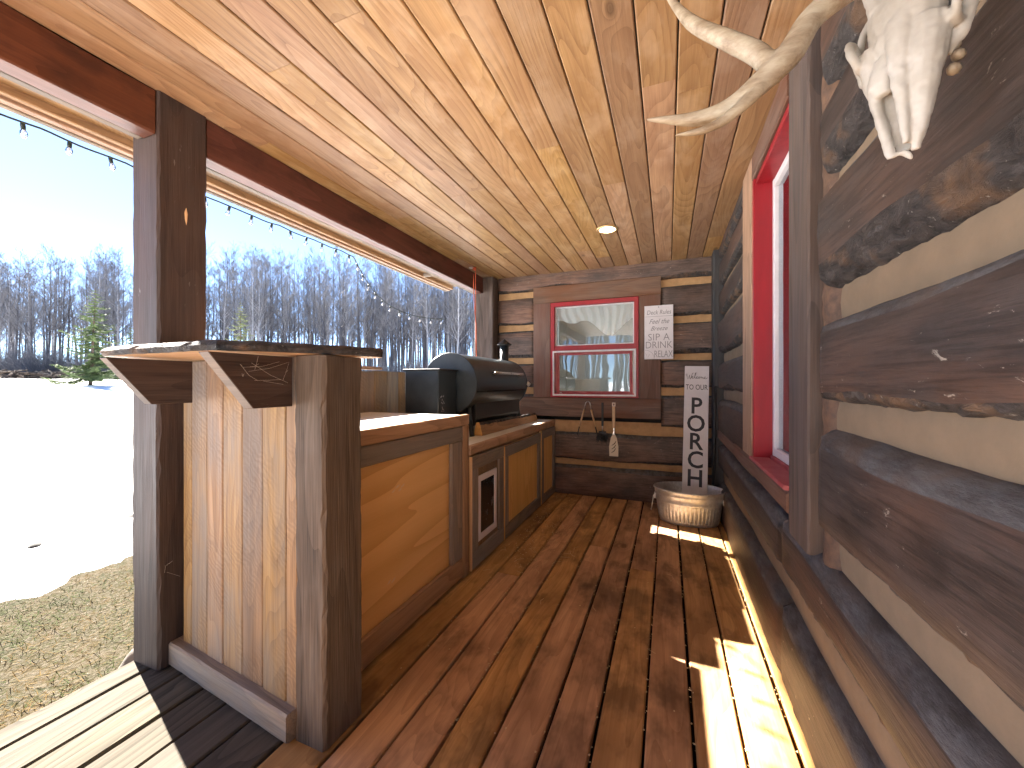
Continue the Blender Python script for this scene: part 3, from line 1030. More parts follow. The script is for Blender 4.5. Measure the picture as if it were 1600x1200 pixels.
# tied-up sheer curtain behind the upper sash
def curtain():
    vs, fs = [], []
    NX, NZ = 90, 16
    for i in range(NX + 1):
        f = i / NX
        x = -1.17 + .85 * f
        b = 1.70 + .17 * abs(sin((f - .22) * pi * 1.35)) * 0 
        # swagged hem: high at the left, low right of centre, high at right
        hem = 1.93 - .20 * exp(-((f - .68) / .2) ** 2) - .05 * exp(-((f - .2) / .12) ** 2)
        for k in range(NZ + 1):
            g = k / NZ
            z = 2.09 - (2.09 - hem) * g
            y = 4.345 + .016 * sin(f * 62 + 2 * sin(g * 3 + f * 5)) * (.4 + .6 * g) + .02 * g
            vs.append((x, y, z))
    for i in range(NX):
        for k in range(NZ):
            fs.append((i * (NZ + 1) + k, i * (NZ + 1) + k + 1, (i + 1) * (NZ + 1) + k + 1, (i + 1) * (NZ + 1) + k))
    vs, c = recenter(vs)
    o = mesh('curtain', vs, fs, M['cloth'], None, c, smooth=True)
    tag(o, 'white gathered sheer valance behind the upper pane of the end wall window', 'curtain')
curtain()

# ------------------------------------------------------------------ bar end
BY = .995
barx = empty('bar_counter', 'bar end of upright golden planks under a live-edge slab shelf', 'bar', (-1.55, BY, 0))
pe = [-1.945, -1.872, -1.748, -1.632, -1.500, -1.370, -1.233, -1.172]
for i in range(len(pe) - 1):
    bar('plank', pe[i] + .0015, pe[i + 1] - .0015, BY + random.uniform(0, .003), BY + .024, .06, 1.293, M['plankz'], barx, ch=.003, seg=10, jit=.001, axis='z')
bar('backing_board', -1.935, -1.18, BY + .026, BY + .05, .01, 1.29, M['brownboardz'], barx)
bar('base_rail', -2.005, -1.176, BY - .063, BY - .003, .003, .10, M['weatherx'], barx, ch=.005, seg=16, jit=.002, axis='x')
bar('corner_timber', -1.170, -1.035, .958, 1.132, .003, 1.294, M['hewnpost'], barx, ch=.007, seg=36, jit=.004, axis='z', seed=5, bow=.004)
def bracket(x):
    out = [(0, 1.290), (0, 1.125), (-.135, 1.125), (-.262, 1.290)]
    yb = BY - .004 if x < -1.4 else BY - .04
    n = len(out)
    vs = []
    for s in (0, .045):
        for (dy, z) in out:
            vs.append((x - s, yb + dy, z))
    fs = [(0, 1, 2, 3), (7, 6, 5, 4)]
    mi = [0, 0]
    for i in range(4):
        fs.append((i, i + 4, (i + 1) % 4 + 4, (i + 1) % 4)[::-1]); mi.append(1 if i in (1, 2) else 0)
    vs, c = recenter(vs)
    bmesh_fix(mesh('bracket', vs, fs, [M['darky'], M['weatherx']], barx, c, mi=mi), .002)
def bmesh_fix(o, bev=0):
    bm = bmesh.new(); bm.from_mesh(o.data)
    bmesh.ops.recalc_face_normals(bm, faces=bm.faces)
    if bev:
        bmesh.ops.bevel(bm, geom=bm.edges[:], offset=bev, segments=1, affect='EDGES')
    bm.to_mesh(o.data); bm.free()
    return o
bracket(-1.77)
bracket(-1.172)
def slab_top():
    # outline in plan, clockwise from front left; live edge along the front
    base = [(-1.87, .765), (-1.80, .742), (-1.65, .735), (-1.5, .738), (-1.35, .733), (-1.215, .742), (-1.15, .80), (-1.09, .90), (-1.03, 1.01), (-.985, 1.10),
            (-.975, 1.165), (-1.02, 1.19), (-1.2, 1.2), (-1.5, 1.215), (-1.8, 1.21), (-1.955, 1.2), (-1.958, 1.08), (-1.966, .97), (-1.93, .93), (-1.90, .83)]
    out = []
    for i in range(len(base)):
        a = Vector(base[i]); b = Vector(base[(i + 1) % len(base)])
        n = max(1, int((b - a).length / .018))
        for k in range(n):
            out.append(a + (b - a) * k / n)
    n = len(out)
    cx = Vector((-1.5, .97))
    vs, fs, mi = [], [], []
    levels = [(1.2975, .0), (1.303, .010), (1.313, .016), (1.323, .004), (1.330, -.016)]
    for (z, off) in levels:
        for i, p in enumerate(out):
            d = (p - cx).normalized()
            front = 1.0 if p.y < 1.15 else .15
            w = off * front + front * .010 * noise.noise(Vector((p.x * 30, p.y * 30, z * 160))) + front * .006 * noise.noise(Vector((p.x * 9, p.y * 9, 1)))
            q = p + d * w
            vs.append((q.x, q.y, z + (.003 * noise.noise(Vector((p.x * 20, p.y * 20, 3))) if z > 1.31 else 0)))
    L = len(levels)
    for l in range(L - 1):
        for i in range(n):
            j = (i + 1) % n
            fs.append((l * n + i, l * n + j, (l + 1) * n + j, (l + 1) * n + i)); mi.append(1)
    fs.append(tuple(range(n))[::-1]); mi.append(2)
    fs.append(tuple((L - 1) * n + i for i in range(n))); mi.append(0)
    vs, c = recenter(vs)
    bmesh_fix(mesh('slab_top', vs, fs, [M['brownboardx'], M['bark'], M['paleunder']], barx, c, mi=mi))
slab_top()

# the whole plank end stands slightly skewed to the porch
piv = Vector((-1.174, .932, 0))
rot = Matrix.Rotation(radians(-5.8), 3, 'Z')
for o in list(bpy.data.objects):
    if o.parent == barx and o.name.split('.')[0] in ('plank', 'backing_board', 'base_rail'):
        wl = world_loc(o)
        if o.name.split('.')[0] != 'base_rail':
            wl = wl + Vector((0, -.028, 0))
        nw = rot @ (wl - piv) + piv
        nw.z = wl.z
        o.location = nw - Vector(barx.location)
        o.rotation_euler = (0, 0, radians(-5.8))

# ------------------------------------------------------------------ tall counter
CX = -1.17
def frame_panel(parent, y0, y1, z0, z1, sw, rw_t, rw_b, x, panel, pm, th=.02, fr='weather'):
    """framed panel facing +x : stiles, rails, panel sheet behind"""
    bar('rail', x - th, x, y0, y1, z1 - rw_t, z1, M[fr + 'y'], parent, ch=.003, seg=8, jit=.0015, axis='y')
    bar('rail', x - th, x, y0, y1, z0, z0 + rw_b, M[fr + 'y'], parent, ch=.003, seg=8, jit=.0015, axis='y')
    bar('stile', x - th, x, y0, y0 + sw, z0 + rw_b + .001, z1 - rw_t - .001, M[fr + 'z'], parent, ch=.003, seg=8, jit=.0015, axis='z')
    bar('stile', x - th, x, y1 - sw, y1, z0 + rw_b + .001, z1 - rw_t - .001, M[fr + 'z'], parent, ch=.003, seg=8, jit=.0015, axis='z')
    bar(panel, x - th - .012, x - th + .006, y0 + sw * .8, y1 - sw * .8, z0 + rw_b * .9, z1 - rw_t * .9, pm, parent, ch=.001, axis='y')
tc = empty('tall_counter', 'tall wooden counter with a big honey plywood panel behind the bar post', 'counter', (-1.55, 1.7, 0))
bar('counter_top', -1.945, -1.192, 1.14, 2.188, .985, 1.004, M['top'], tc, ch=.003, axis='y')
bar('edge_board', -1.19, -1.160, 1.14, 2.188, .945, 1.010, M['brownboardy'], tc, ch=.004, seg=12, jit=.002, axis='y')
bar('top_rail', -1.19, -1.165, 1.14, 2.116, .855, .942, M['weathery'], tc, ch=.003, seg=12, jit=.003, axis='y')
bar('stile', -1.188, -1.163, 1.99, 2.112, .145, .853, M['weatherz'], tc, ch=.003, seg=10, jit=.002, axis='z')
bar('bottom_rail', -1.19, -1.166, 1.14, 2.116, .02, .143, M['brownboardy'], tc, ch=.003, seg=12, jit=.002, axis='y')
bar('corner_board', -1.20, -1.160, 2.120, 2.19, .012, .943, M['brownboardz'], tc, ch=.004, seg=12, jit=.002, axis='z')
bar('plywood_panel', -1.205, -1.192, 1.14, 2.118, .03, .94, M['ply'], tc, ch=.001, axis='y')
bar('end_panel', -1.93, -1.21, 2.17, 2.185, .01, .98, M['brownboardx'], tc, ch=.001, axis='x')
# splintered chips in the plywood face
for (y, z, L, a) in ((1.50, .70, .05, .3), (1.53, .715, .07, .25), (1.55, .695, .05, .35), (1.57, .71, .06, .4), (1.47, .29, .05, .5), (1.50, .285, .06, .5)):
    p = Vector((-1.1925, y, z)); d = Vector((0, cos(a), sin(a))) * L / 2; s = Vector((0, -sin(a), cos(a))) * .004
    vs = [p - d, p + s + Vector((.0015, 0, 0)), p + d, p - s + Vector((.0015, 0, 0))]
    vs, c = recenter(vs)
    mesh('chip', vs, [(0, 3, 2, 1)], M['creamy'], tc, c)

# ------------------------------------------------------------------ low counter
lc = empty('low_counter', 'low grill counter with framed cupboard doors along the porch', 'counter', (-1.55, 3.2, 0))
bar('counter_top', -1.945, -1.192, 2.212, 4.20, .785, .804, M['top'], lc, ch=.003, axis='y')
bar('edge_board', -1.19, -1.158, 2.212, 4.20, .748, .808, M['brownboardy'], lc, ch=.004, seg=20, jit=.002, axis='y')
bar('face_board', -1.21, -1.186, 2.212, 4.20, .004, .745, M['brownboardy'], lc, ch=.003, axis='y')
door = []
for (y0, y1, z1, pm, sw, rb) in ((2.225, 2.735, .735, 'plankz', .085, .11), (2.765, 3.66, .722, 'plyv', .07, .10), (3.70, 4.19, .738, 'plyv', .07, .08)):
    d = bar('cupboard_door', -1.183, -1.172, y0, y1, .012, z1, M[pm], lc, ch=.001, axis='z')
    x = -1.152
    bar('rail', -1.171, x, y0, y1, z1 - .085, z1, M['weathery'], d, ch=.003, seg=8, jit=.0015, axis='y')
    bar('rail', -1.171, x, y0, y1, .014, .014 + rb, M['weathery'], d, ch=.003, seg=8, jit=.0015, axis='y')
    bar('stile', -1.171, x - .001, y0, y0 + sw, .014 + rb + .001, z1 - .086, M['weatherz'], d, ch=.003, seg=8, jit=.0015, axis='z')
    bar('stile', -1.171, x - .001, y1 - sw, y1, .014 + rb + .001, z1 - .086, M['weatherz'], d, ch=.003, seg=8, jit=.0015, axis='z')
    bar('edge_strip', -1.172, x - .002, y0 - .012, y0 - .001, .014, z1, M['sawn'], d, ch=.001, axis='z')
    door.append(d)
door[0]['label'] = 'cupboard door with a white pet flap'
fl = ring('flap_frame', 0, .3, .165, .595, .04, -.012, 0, M['whiteplastic'], None)
me = fl.data
bpy.data.objects.remove(fl)
me.transform(Matrix.Translation((-.15, 0, -.38)) if False else Matrix.Identity(4))
me.transform(Matrix.Rotation(radians(90), 4, 'Z'))
ff = link('flap_frame', me, M['whiteplastic'], door[0], (-1.162, 2.462, .378))
bar('flap', -1.168, -1.160, 2.352, 2.572, .21, .55, M['flap'], door[0], ch=.002, axis='z')

# ------------------------------------------------------------------ plank screen behind the counters
ps = empty('plank_screen', 'low screen of upright weathered planks behind the counter top', 'screen', (-1.97, 2.6, 0))
y = 1.175
R = random.Random(12)
k = 0
while y < 3.98:
    wd = R.uniform(.13, .19)
    h = 1.292 + R.uniform(-.008, .004)
    bar('plank', -1.985, -1.958, y + .001, min(y + wd, 4.0) - .001, .003, h, M['weatherz'] if k % 3 == 2 else M['plankz'], ps, ch=.003, seg=6, jit=.0015, axis='z')
    y += wd; k += 1
bar('cap_board', -2.02, -1.925, 1.24, 2.30, 1.302, 1.322, M['brownboardy'], ps, ch=.004, seg=10, jit=.002, axis='y')

# ------------------------------------------------------------------ pellet grill
GX, GZ, GR = -1.54, 1.205, .23
gr = empty('pellet_grill', 'black barrel pellet grill with side hopper on the low counter', 'grill', (GX, 3.15, .805))
def barrel(name, y0, y1, a0, a1, r, mat, parent, th=.006, n=28, ny=2):
    vs, fs = [], []
    for (rr) in (r, r - th):
        for i in range(n + 1):
            a = a0 + (a1 - a0) * i / n
            for k in range(ny):
                y = y0 + (y1 - y0) * k / (ny - 1)
                vs.append((GX + rr * sin(a), y, GZ + rr * cos(a)))
    q = (n + 1) * ny
    for i in range(n):
        for k in range(ny - 1):
            b = i * ny + k
            fs.append((b, b + ny, b + ny + 1, b + 1))
            fs.append((q + b, q + b + 1, q + b + ny + 1, q + b + ny))
    for k in (0, ny - 1):
        for i in range(n):
            b = i * ny + k
            fs.append((b, b + ny, q + b + ny, q + b))
    for i in (0, n):
        b = i * ny
        fs.append((b, b + ny - 1, q + b + ny - 1, q + b))
    vs, c = recenter(vs)
    o = bmesh_fix(mesh(name, vs, fs, mat, parent, c))
    bm = bmesh.new(); bm.from_mesh(o.data)
    for f in bm.faces: f.smooth = True
    for e in bm.edges:
        if len(e.link_faces) == 2 and e.calc_face_angle(0) > .6: e.smooth = False
    bm.to_mesh(o.data); bm.free()
    return o
GY0, GY1 = 2.60, 3.70
barrel('lid', GY0 + .008, GY1 - .008, radians(-70), radians(105), GR, M['blackmetal'], gr)
barrel('drum', GY0 + .008, GY1 - .008, radians(107), radians(288), GR - .004, M['blackmetal'], gr)
def disc(name, y, th, r, mat, parent, n=40):
    vs = []
    for yy, rr in ((y, r - .004), (y + .004, r), (y + th - .004, r), (y + th, r - .004)):
        for i in range(n):
            a = 2 * pi * i / n
            vs.append((GX + rr * sin(a), yy, GZ + rr * cos(a)))
    fs = [tuple(range(n)), tuple(3 * n + i for i in range(n))[::-1]]
    for l in range(3):
        for i in range(n):
            j = (i + 1) % n
            fs.append((l * n + i, l * n + j, (l + 1) * n + j, (l + 1) * n + i))
    vs, c = recenter(vs)
    return bmesh_fix(mesh(name, vs, fs, mat, parent, c))
disc('end_cap', GY0 - .012, .019, GR + .004, M['blackmetal'], gr)
disc('end_cap', GY1 - .007, .019, GR + .004, M['blackmetal'], gr)
# hopper
hp = bar('hopper', -1.755, -1.475, 2.335, 2.585, .94, 1.292, M['blackmetal'], gr, ch=.006, axis='z')
bar('hopper_lid', -1.765, -1.462, 2.326, 2.587, 1.294, 1.307, M['griddark'], hp, ch=.004, axis='x')
# flecked white marks on the hopper side
for i in range(26):
    y = 2.35 + random.random() * .06; z = 1.0 + random.random() * .12
    s = random.uniform(.0015, .004)
    vs = [(-1.4735, y - s, z), (-1.4735, y, z - s * 1.6), (-1.4735, y + s, z), (-1.4735, y, z + s * 1.6)]
    vs, c = recenter(vs)
    if i == 0: acc = []
    acc.append(([Vector(v) + c for v in vs], [(0, 1, 2, 3)]))
V, F = merge(acc)
V, c = recenter(V)
tag(mesh('paint_flecks', V, F, M['whiteplastic'], hp, c), kind='stuff')
# handle on the front of the lid
ha = radians(72)
hx, hz = GX + (GR + .045) * sin(ha), GZ + (GR + .045) * cos(ha)
hh = tube('handle', [(hx, y, hz) for y in (2.86, 3.0, 3.2, 3.4, 3.5)], .0105, M['steel'], gr, 10)
for y in (2.89, 3.47):
    tube('handle_bracket', [(GX + (GR - .002) * sin(ha), y, GZ + (GR) * cos(ha)), (hx, y, hz)], .008, M['steel'], hh, 8)
# belly skirt and grease tray
sk_out = [(-.18, 1.06), (.165, 1.07), (.165, .93), (.145, .875), (-.17, .875)]
vs = []
for y in (2.70, 3.66):
    vs += [(GX + a, y, z) for a, z in sk_out]
fs = [(0, 1, 2, 3, 4), (9, 8, 7, 6, 5)] + [(i, 5 + i, 5 + (i + 1) % 5, (i + 1) % 5) for i in range(5)]
vs, c = recenter(vs)
bmesh_fix(mesh('belly_skirt', vs, fs, M['griddark'], gr, c), .006)
for (dx, y) in ((.135, 2.64), (.135, 3.66), (-.17, 2.64), (-.17, 3.68)):
    tube('leg', [(GX + dx, y, 1.03), (GX + dx * 1.1, y, .93), (GX + dx * 1.25, y, .806)], .019, M['blackmetal'], gr, 10)
chm = tube('chimney', [(-1.54, 3.665, 1.20), (-1.54, 3.665, 1.30), (-1.54, 3.665, 1.585)], .043, M['blackmetal'], gr, 20)
vs = [(-1.54, 3.665, 1.655)]
n = 24
for rr, z in ((.075, 1.598), (.070, 1.592)):
    vs += [(-1.54 + rr * cos(2 * pi * i / n), 3.665 + rr * sin(2 * pi * i / n), z) for i in range(n)]
fs = [(0, 1 + i, 1 + (i + 1) % n) for i in range(n)] + [(1 + i, 1 + n + i, 1 + n + (i + 1) % n, 1 + (i + 1) % n) for i in range(n)] + [tuple(1 + n + i for i in range(n))]
vs, c = recenter(vs)
bmesh_fix(mesh('chimney_cap', vs, fs, M['griddark'], chm, c))
bar('thermometer_bracket', -1.60, -1.55, 3.755, 3.79, 1.17, 1.24, M['griddark'], gr)
tube('side_knob', [(-1.31, 3.70, 1.21), (-1.29, 3.72, 1.19)], .02, M['steel'], gr, 10)
bar('top_vent', -1.62, -1.57, 2.62, 2.70, GZ + GR - .012, GZ + GR + .008, M['griddark'], gr)

# live-edge board leaning on the grill legs
def live_board():
    vs, fs, mi = [], [], []
    n = 40
    for k in range(n + 1):
        u = 2.70 + (4.06 - 2.70) * k / n
        jag = .008 * noise.noise(Vector((u * 18, 0, 0))) + .012 * noise.noise(Vector((u * 4, 5, 0)))
        top = .905 + jag - .02 * k / n
        bx = -1.315
        tx = -1.355 - .0
        prof = [(bx - .075, .8055), (bx, .8055), (bx - .02, top - .02), (bx - .03, top), (bx - .055, top - .004)]
        vs += [(p[0], u, p[1]) for p in prof]
    for k in range(n):
        for j in range(5):
            fs.append((k * 5 + j, k * 5 + (j + 1) % 5, (k + 1) * 5 + (j + 1) % 5, (k + 1) * 5 + j)); mi.append(1 if j in (2, 3) else 0)
    fs.append((0, 1, 2, 3, 4)); mi.append(2)
    fs.append(tuple(n * 5 + j for j in (4, 3, 2, 1, 0))); mi.append(2)
    vs, c = recenter(vs)
    o = bmesh_fix(mesh('live_edge_board', vs, fs, [M['brownboardy'], M['bark'], M['sawn']], None, c, mi=mi))
    tag(o, 'rough live-edge offcut with a pale sawn end lying in front of the grill', 'board')
live_board()

# ------------------------------------------------------------------ signs
RX = (radians(90), 0, 0)
sg = empty('rules_sign', 'small white hanging board lettered Deck Rules beside the window', 'sign', (-.0875, 4.19, 1.45))
bar('board', -.222, .047, 4.168, 4.180, 1.448, 1.982, M['signwhite'], sg, ch=.002, axis='z')
zy = 4.1672
def sgt(b, s, z, x=-.0875, shear=0, **k):
    text('lettering', b, s, (x, zy, z), RX, M['inkgrey'], sg, shear=shear, **k)
sgt('Deck Rules', .062, 1.912, sx=.80, shear=.2)
bar('rule_line', -.215, .04, 4.1658, 4.1675, 1.872, 1.8745, M['inkgrey'], sg, ch=.0002)
sgt('Feel the', .068, 1.822, shear=.45, sx=.85)
sgt('Breeze', .062, 1.752, shear=.45, sx=.9)
sgt('SIP A', .098, 1.664, sx=.92, bold=-.001, space=1.05)
sgt('DRINK', .098, 1.586, sx=.86, bold=-.001)
sgt('RELAX', .098, 1.495, x=-.045, sx=.60, bold=-.001)
vs, fs = merge([tube_geo([(-.217 + .088 * cos(a), 4.1668, 1.452 + .088 * sin(a)) for a in [i * pi / 24 for i in range(13)]], .0016, 4),
                tube_geo([(-.212, 4.1668, 1.505), (-.2, 4.1668, 1.49), (-.205, 4.1668, 1.478)], .0013, 4),
                tube_geo([(-.19, 4.1668, 1.47), (-.178, 4.1668, 1.485), (-.17, 4.1668, 1.50)], .0013, 4)])
vs, c = recenter(vs)
mesh('shell_mark', vs, fs, M['inkgrey'], sg, c)
tube('nail', [(-.0875, 4.17, 1.964), (-.0875, 4.160, 1.964)], .004, M['griddark'], sg, 8)

pg = empty('porch_sign', 'tall white board reading Welcome to our PORCH standing in the tub', 'sign', (.215, 3.86, .02))
tilt = math.atan2(.25, 1.35)
th_b = Matrix.Translation((.215, 3.86, .02)) @ Matrix.Rotation(-radians(10.2), 4, 'X') @ Matrix.Rotation(radians(1.6), 4, 'Y')
def pl(o, x, y, z, rot=(0, 0, 0)):
    m = th_b @ Matrix.Translation((x, y, z)) @ Euler(rot).to_matrix().to_4x4()
    o.matrix_basis = Matrix.Translation(-Vector(pg.location)) @ m
b0 = bar('board', -.104, .104, -.008, .008, -.68, .68, M['signwhite'], None, ch=.002, axis='z')
b0.parent = pg
pl(b0, 0, 0, .69)
def pgt(b, s, z, x=0, **k):
    o = text('lettering', b, s, (0, 0, 0), (0, 0, 0), M['ink'], pg, **k)
    pl(o, x, -.0088, z, RX)
for i, ch_ in enumerate('PORCH'):
    pgt(ch_, .212, .985 - i * .165, bold=.0035, sx=.92)
pgt('TO OUR', .070, 1.165, sx=.70)
# brush script for the first word, drawn as strokes
WEL = {'W': [[(-.088, 1.29), (-.094, 1.31), (-.085, 1.315), (-.082, 1.28), (-.078, 1.262), (-.068, 1.285), (-.062, 1.303), (-.062, 1.275), (-.057, 1.262), (-.045, 1.288), (-.038, 1.318), (-.03, 1.322)]],
       'elcome': [[(-.046, 1.272), (-.036, 1.283), (-.030, 1.292), (-.038, 1.291), (-.042, 1.278), (-.034, 1.268), (-.024, 1.275), (-.012, 1.305), (-.006, 1.327), (-.013, 1.322), (-.018, 1.29), (-.012, 1.269),
                   (-.003, 1.276), (.007, 1.289), (-.0005, 1.288), (-.004, 1.276), (.003, 1.268), (.012, 1.274), (.019, 1.288), (.014, 1.279), (.018, 1.268), (.026, 1.277), (.022, 1.288), (.031, 1.284),
                   (.035, 1.289), (.034, 1.270), (.042, 1.288), (.045, 1.284), (.045, 1.27), (.053, 1.287), (.056, 1.272), (.062, 1.270), (.070, 1.283), (.074, 1.289), (.068, 1.287), (.066, 1.274), (.074, 1.267), (.09, 1.28)]]}
parts = []
for k, strokes in WEL.items():
    for st in strokes:
        parts.append(tube_geo([(x, 0, z - 1.29) for x, z in st], [.0011 + .0014 * abs(sin(i * 1.3)) for i in range(len(st))], 4))
V, F = merge(parts)
o = mesh('lettering', V, F, M['ink'], None)
o.parent = pg
pl(o, 0, -.0088, 1.27)

# ------------------------------------------------------------------ tub
TX, TY = .165, 3.75
tb = empty('washtub', 'oval galvanised steel washtub with ribbed sides on the deck', 'tub', (TX, TY, .003))
def tub():
    NA = 288
    def ringpts(ax, ay, z, rib=0):
        r = []
        for i in range(NA):
            a = 2 * pi * i / NA
            m = 1 + rib * sin(i * 2 * pi / 6)
            r.append((TX + ax * m * cos(a), TY + ay * m * sin(a), z))
        return r
    lv = [(.215, .145, .004, 0), (.222, .152, .012, 0), (.226, .156, .03, 0), (.229, .158, .045, .016), (.243, .172, .15, .016), (.247, .176, .165, 0), (.252, .181, .172, 0), (.252, .181, .182, 0), (.251, .18, .19, 0),
          (.257, .185, .225, 0), (.262, .19, .232, 0), (.262, .19, .24, 0), (.264, .192, .262, 0), (.271, .198, .268, 0), (.273, .2, .275, 0), (.268, .196, .281, 0), (.262, .19, .275, 0), (.256, .184, .235, 0), (.246, .174, .16, 0), (.225, .153, .02, 0)]
    vs, fs = [], []
    for l in lv:
        vs += ringpts(*l)
    for k in range(len(lv) - 1):
        for i in range(NA):
            j = (i + 1) % NA
            fs.append((k * NA + i, k * NA + j, (k + 1) * NA + j, (k + 1) * NA + i))
    fs.append(tuple(range(NA))[::-1])
    fs.append(tuple((len(lv) - 1) * NA + i for i in range(NA)))
    vs = [((v[0] - TX) * 1.06 + TX, (v[1] - TY) * 1.06 + TY, v[2] * 1.06) for v in vs]
    vs, c = recenter(vs)
    return mesh('tub_body', vs, fs, M['galv'], tb, c, smooth=True)
tub()
for s in (1, -1):
    a = -.35 if s == 1 else pi + .2
    bx, by = TX + .280 * cos(a), TY + .200 * sin(a)
    o = bar('handle_plate', bx - .006, bx + .006, by - .03, by + .03, .195, .24, M['galv'], tb, ch=.002, axis='y')
    dx, dy = cos(a), sin(a)
    pts = []
    for i in range(11):
        t = pi * i / 10
        pts.append((bx + dx * (.012 + .02 * sin(t)), by + dy * (.012 + .02 * sin(t)) + .05 * cos(t), .205 - .12 * sin(t)))
    tube('handle_ring', pts, .004, M['galv'], o, 6)

# leaning pole
tag(tube('pole', [(.375, 3.93, .3), (.40, 4.0, 1.18)], [.013, .013], M['griddark'], None, 8), 'thin black rod leaning in the corner behind the washtub', 'rod')

# ------------------------------------------------------------------ grill tools hung below the window
YT = 4.19
tg = empty('grill_tongs', 'open steel tongs with tan grips hanging upside down under the window', 'tongs', (-.80, YT, .62))
apex = (-.795, YT, 1.015)
for s, ex in ((-1, -.905), (1, -.695)):
    p = [Vector((apex[0] + s * .004, YT, 1.018)), Vector((apex[0] + s * .022, YT - .004, 1.0)), Vector((apex[0] + (ex - apex[0]) * .35, YT - .006, .93))]
    q = [p[-1], Vector((apex[0] + (ex - apex[0]) * .82, YT - .007, .745))]
    e = [q[-1], Vector((ex, YT - .006, .66)), Vector((ex - s * .012, YT - .006, .635))]
    tube('arm', p, [.005, .006, .006], M['steel'], tg, 6)
    tube('grip', q, [.009, .009], M['tanhandle'], tg, 8)
    tube('jaw', e, [.006, .007, .003], M['griddark'], tg, 6)
br = empty('grill_brush', 'black grill brush hanging between the tongs and the spatula', 'brush', (-.64, YT, .62))
bar('handle', -.652, -.630, YT - .012, YT, .76, 1.005, M['griddark'], br, ch=.004, axis='z')
tube('neck', [(-.641, YT - .006, .77), (-.641, YT - .006, .70)], .006, M['steel'], br, 8)
parts = []
R = random.Random(2)
for i in range(150):
    a = R.uniform(-.055, .055)
    p0 = Vector((-.641 + a * .5, YT - .012, .69 - R.random() * .05))
    p1 = p0 + Vector((a * .7, -R.uniform(.01, .04), -R.uniform(0, .07)))
    parts.append(tube_geo([p0, p1], .002, 3))
V, F = merge(parts)
V, c = recenter(V)
tag(mesh('bristles', V, F, M['griddark'], br, c), kind='stuff')
bar('head', -.677, -.605, YT - .018, YT - .002, .635, .705, M['griddark'], br, ch=.006, axis='x')
sp = empty('spatula', 'cream slotted spatula with tan handle hanging right of the brush', 'spatula', (-.52, YT, .5))
bar('handle', -.541, -.511, YT - .012, YT, .745, .965, M['tanhandle'], sp, ch=.005, axis='z')
ring('hang_loop', -.543, -.507, .967, 1.008, .011, YT - .01, YT - .002, M['creamy'], sp)
bar('neck', -.532, -.518, YT - .010, YT - .004, .675, .744, M['steel'], sp, ch=.002, axis='z')
ox, oz = -.525, .45
outl = [(-.045, 0), (.045, 0), (.047, .10), (.030, .19), (.010, .23), (-.010, .23), (-.030, .19), (-.047, .10)]
poly_extrude('blade', outl, (ox, YT - .008, oz), (1, 0, 0), (0, 0, 1), .004, M['creamy'], sp)
for k in range(3):
    a = Vector((ox - .024 + .002 * k, YT - .0112, oz + .035 + .038 * k)); b = a + Vector((.044, 0, .048)); m_ = (a + b) / 2 + Vector((.006, 0, -.004))
    tube('slot', [a, m_, b], [.002, .0042, .002], M['void'], sp, 6)

# ------------------------------------------------------------------ recessed light, cord, string lights
rl = empty('ceiling_light', 'small lit recessed lamp with brass trim in the plank ceiling', 'light', (-.449, 3.18, CZ))
def annulus(name, cx, cy, z, r0, r1, h, mat, parent, n=32):
    vs, fs = [], []
    for (r, zz) in ((r1, z - .002), (r1, z - h), (r0, z - h), (r0, z - .001)):
        for i in range(n):
            a = 2 * pi * i / n
            vs.append((cx + r * cos(a), cy + r * sin(a), zz))
    for l in range(3):
        for i in range(n):
            j = (i + 1) % n
            fs.append((l * n + i, l * n + j, (l + 1) * n + j, (l + 1) * n + i))
    vs, c = recenter(vs)
    return bmesh_fix(mesh(name, vs, fs, mat, parent, c, smooth=True))
annulus('trim_ring', -.449, 3.18, CZ, .062, .085, .008, M['brass'], rl)
def dome(name, cx, cy, z, r, h, mat, parent, n=20, m=6, sgn=-1):
    vs, fs = [], []
    for k in range(m + 1):
        t = (pi / 2) * k / m
        for i in range(n):
            a = 2 * pi * i / n
            vs.append((cx + r * cos(t) * cos(a), cy + r * cos(t) * sin(a), z + sgn * h * sin(t)))
    for k in range(m):
        for i in range(n):
            j = (i + 1) % n
            fs.append((k * n + i, k * n + j, (k + 1) * n + j, (k + 1) * n + i))
    fs.append(tuple(range(n)))
    vs, c = recenter(vs)
    return bmesh_fix(mesh(name, vs, fs, mat, parent, c, smooth=True))
annulus('glow_ring', -.449, 3.18, CZ - .0005, .04, .0615, .004, M['lamp'], rl)  # ring emits light itself, standing in for bulb light caught around it
dome('lamp_bulb', -.449, 3.18, CZ - .003, .036, .022, M['lamp'], rl)

cd = empty('extension_cord', 'orange extension cord hanging from the beam down behind the grill', 'cord', (-1.88, 3.71, CZ))
tube('plug', [(-1.893, 3.69, CZ - .004), (-1.89, 3.70, CZ - .035)], [.022, .014], M['orange'], cd, 10)
pts = [(-1.89 + .01 * noise.noise(Vector((z, 1, 0))) + .03 * max(0, 2.25 - z), 3.70 + .015 * noise.noise(Vector((z * 2, 5, 0))), z) for z in [2.40 - i * .06 for i in range(17)]]
tube('wire', pts, .0045, M['orange'], cd, 6)
pts = [(-1.90 + .012 * noise.noise(Vector((z * 3, 9, 0))) + .045 * max(0, 2.25 - z), 3.69 + .015 * noise.noise(Vector((z * 2, 25, 0))), z) for z in [2.36 - i * .06 for i in range(15)]]
tube('wire', pts, .0035, M['orange'], cd, 6)
outl = dome('socket_outlet', -1.93, 3.70, CZ - .001, .03, .012, M['vinyl'], cd)

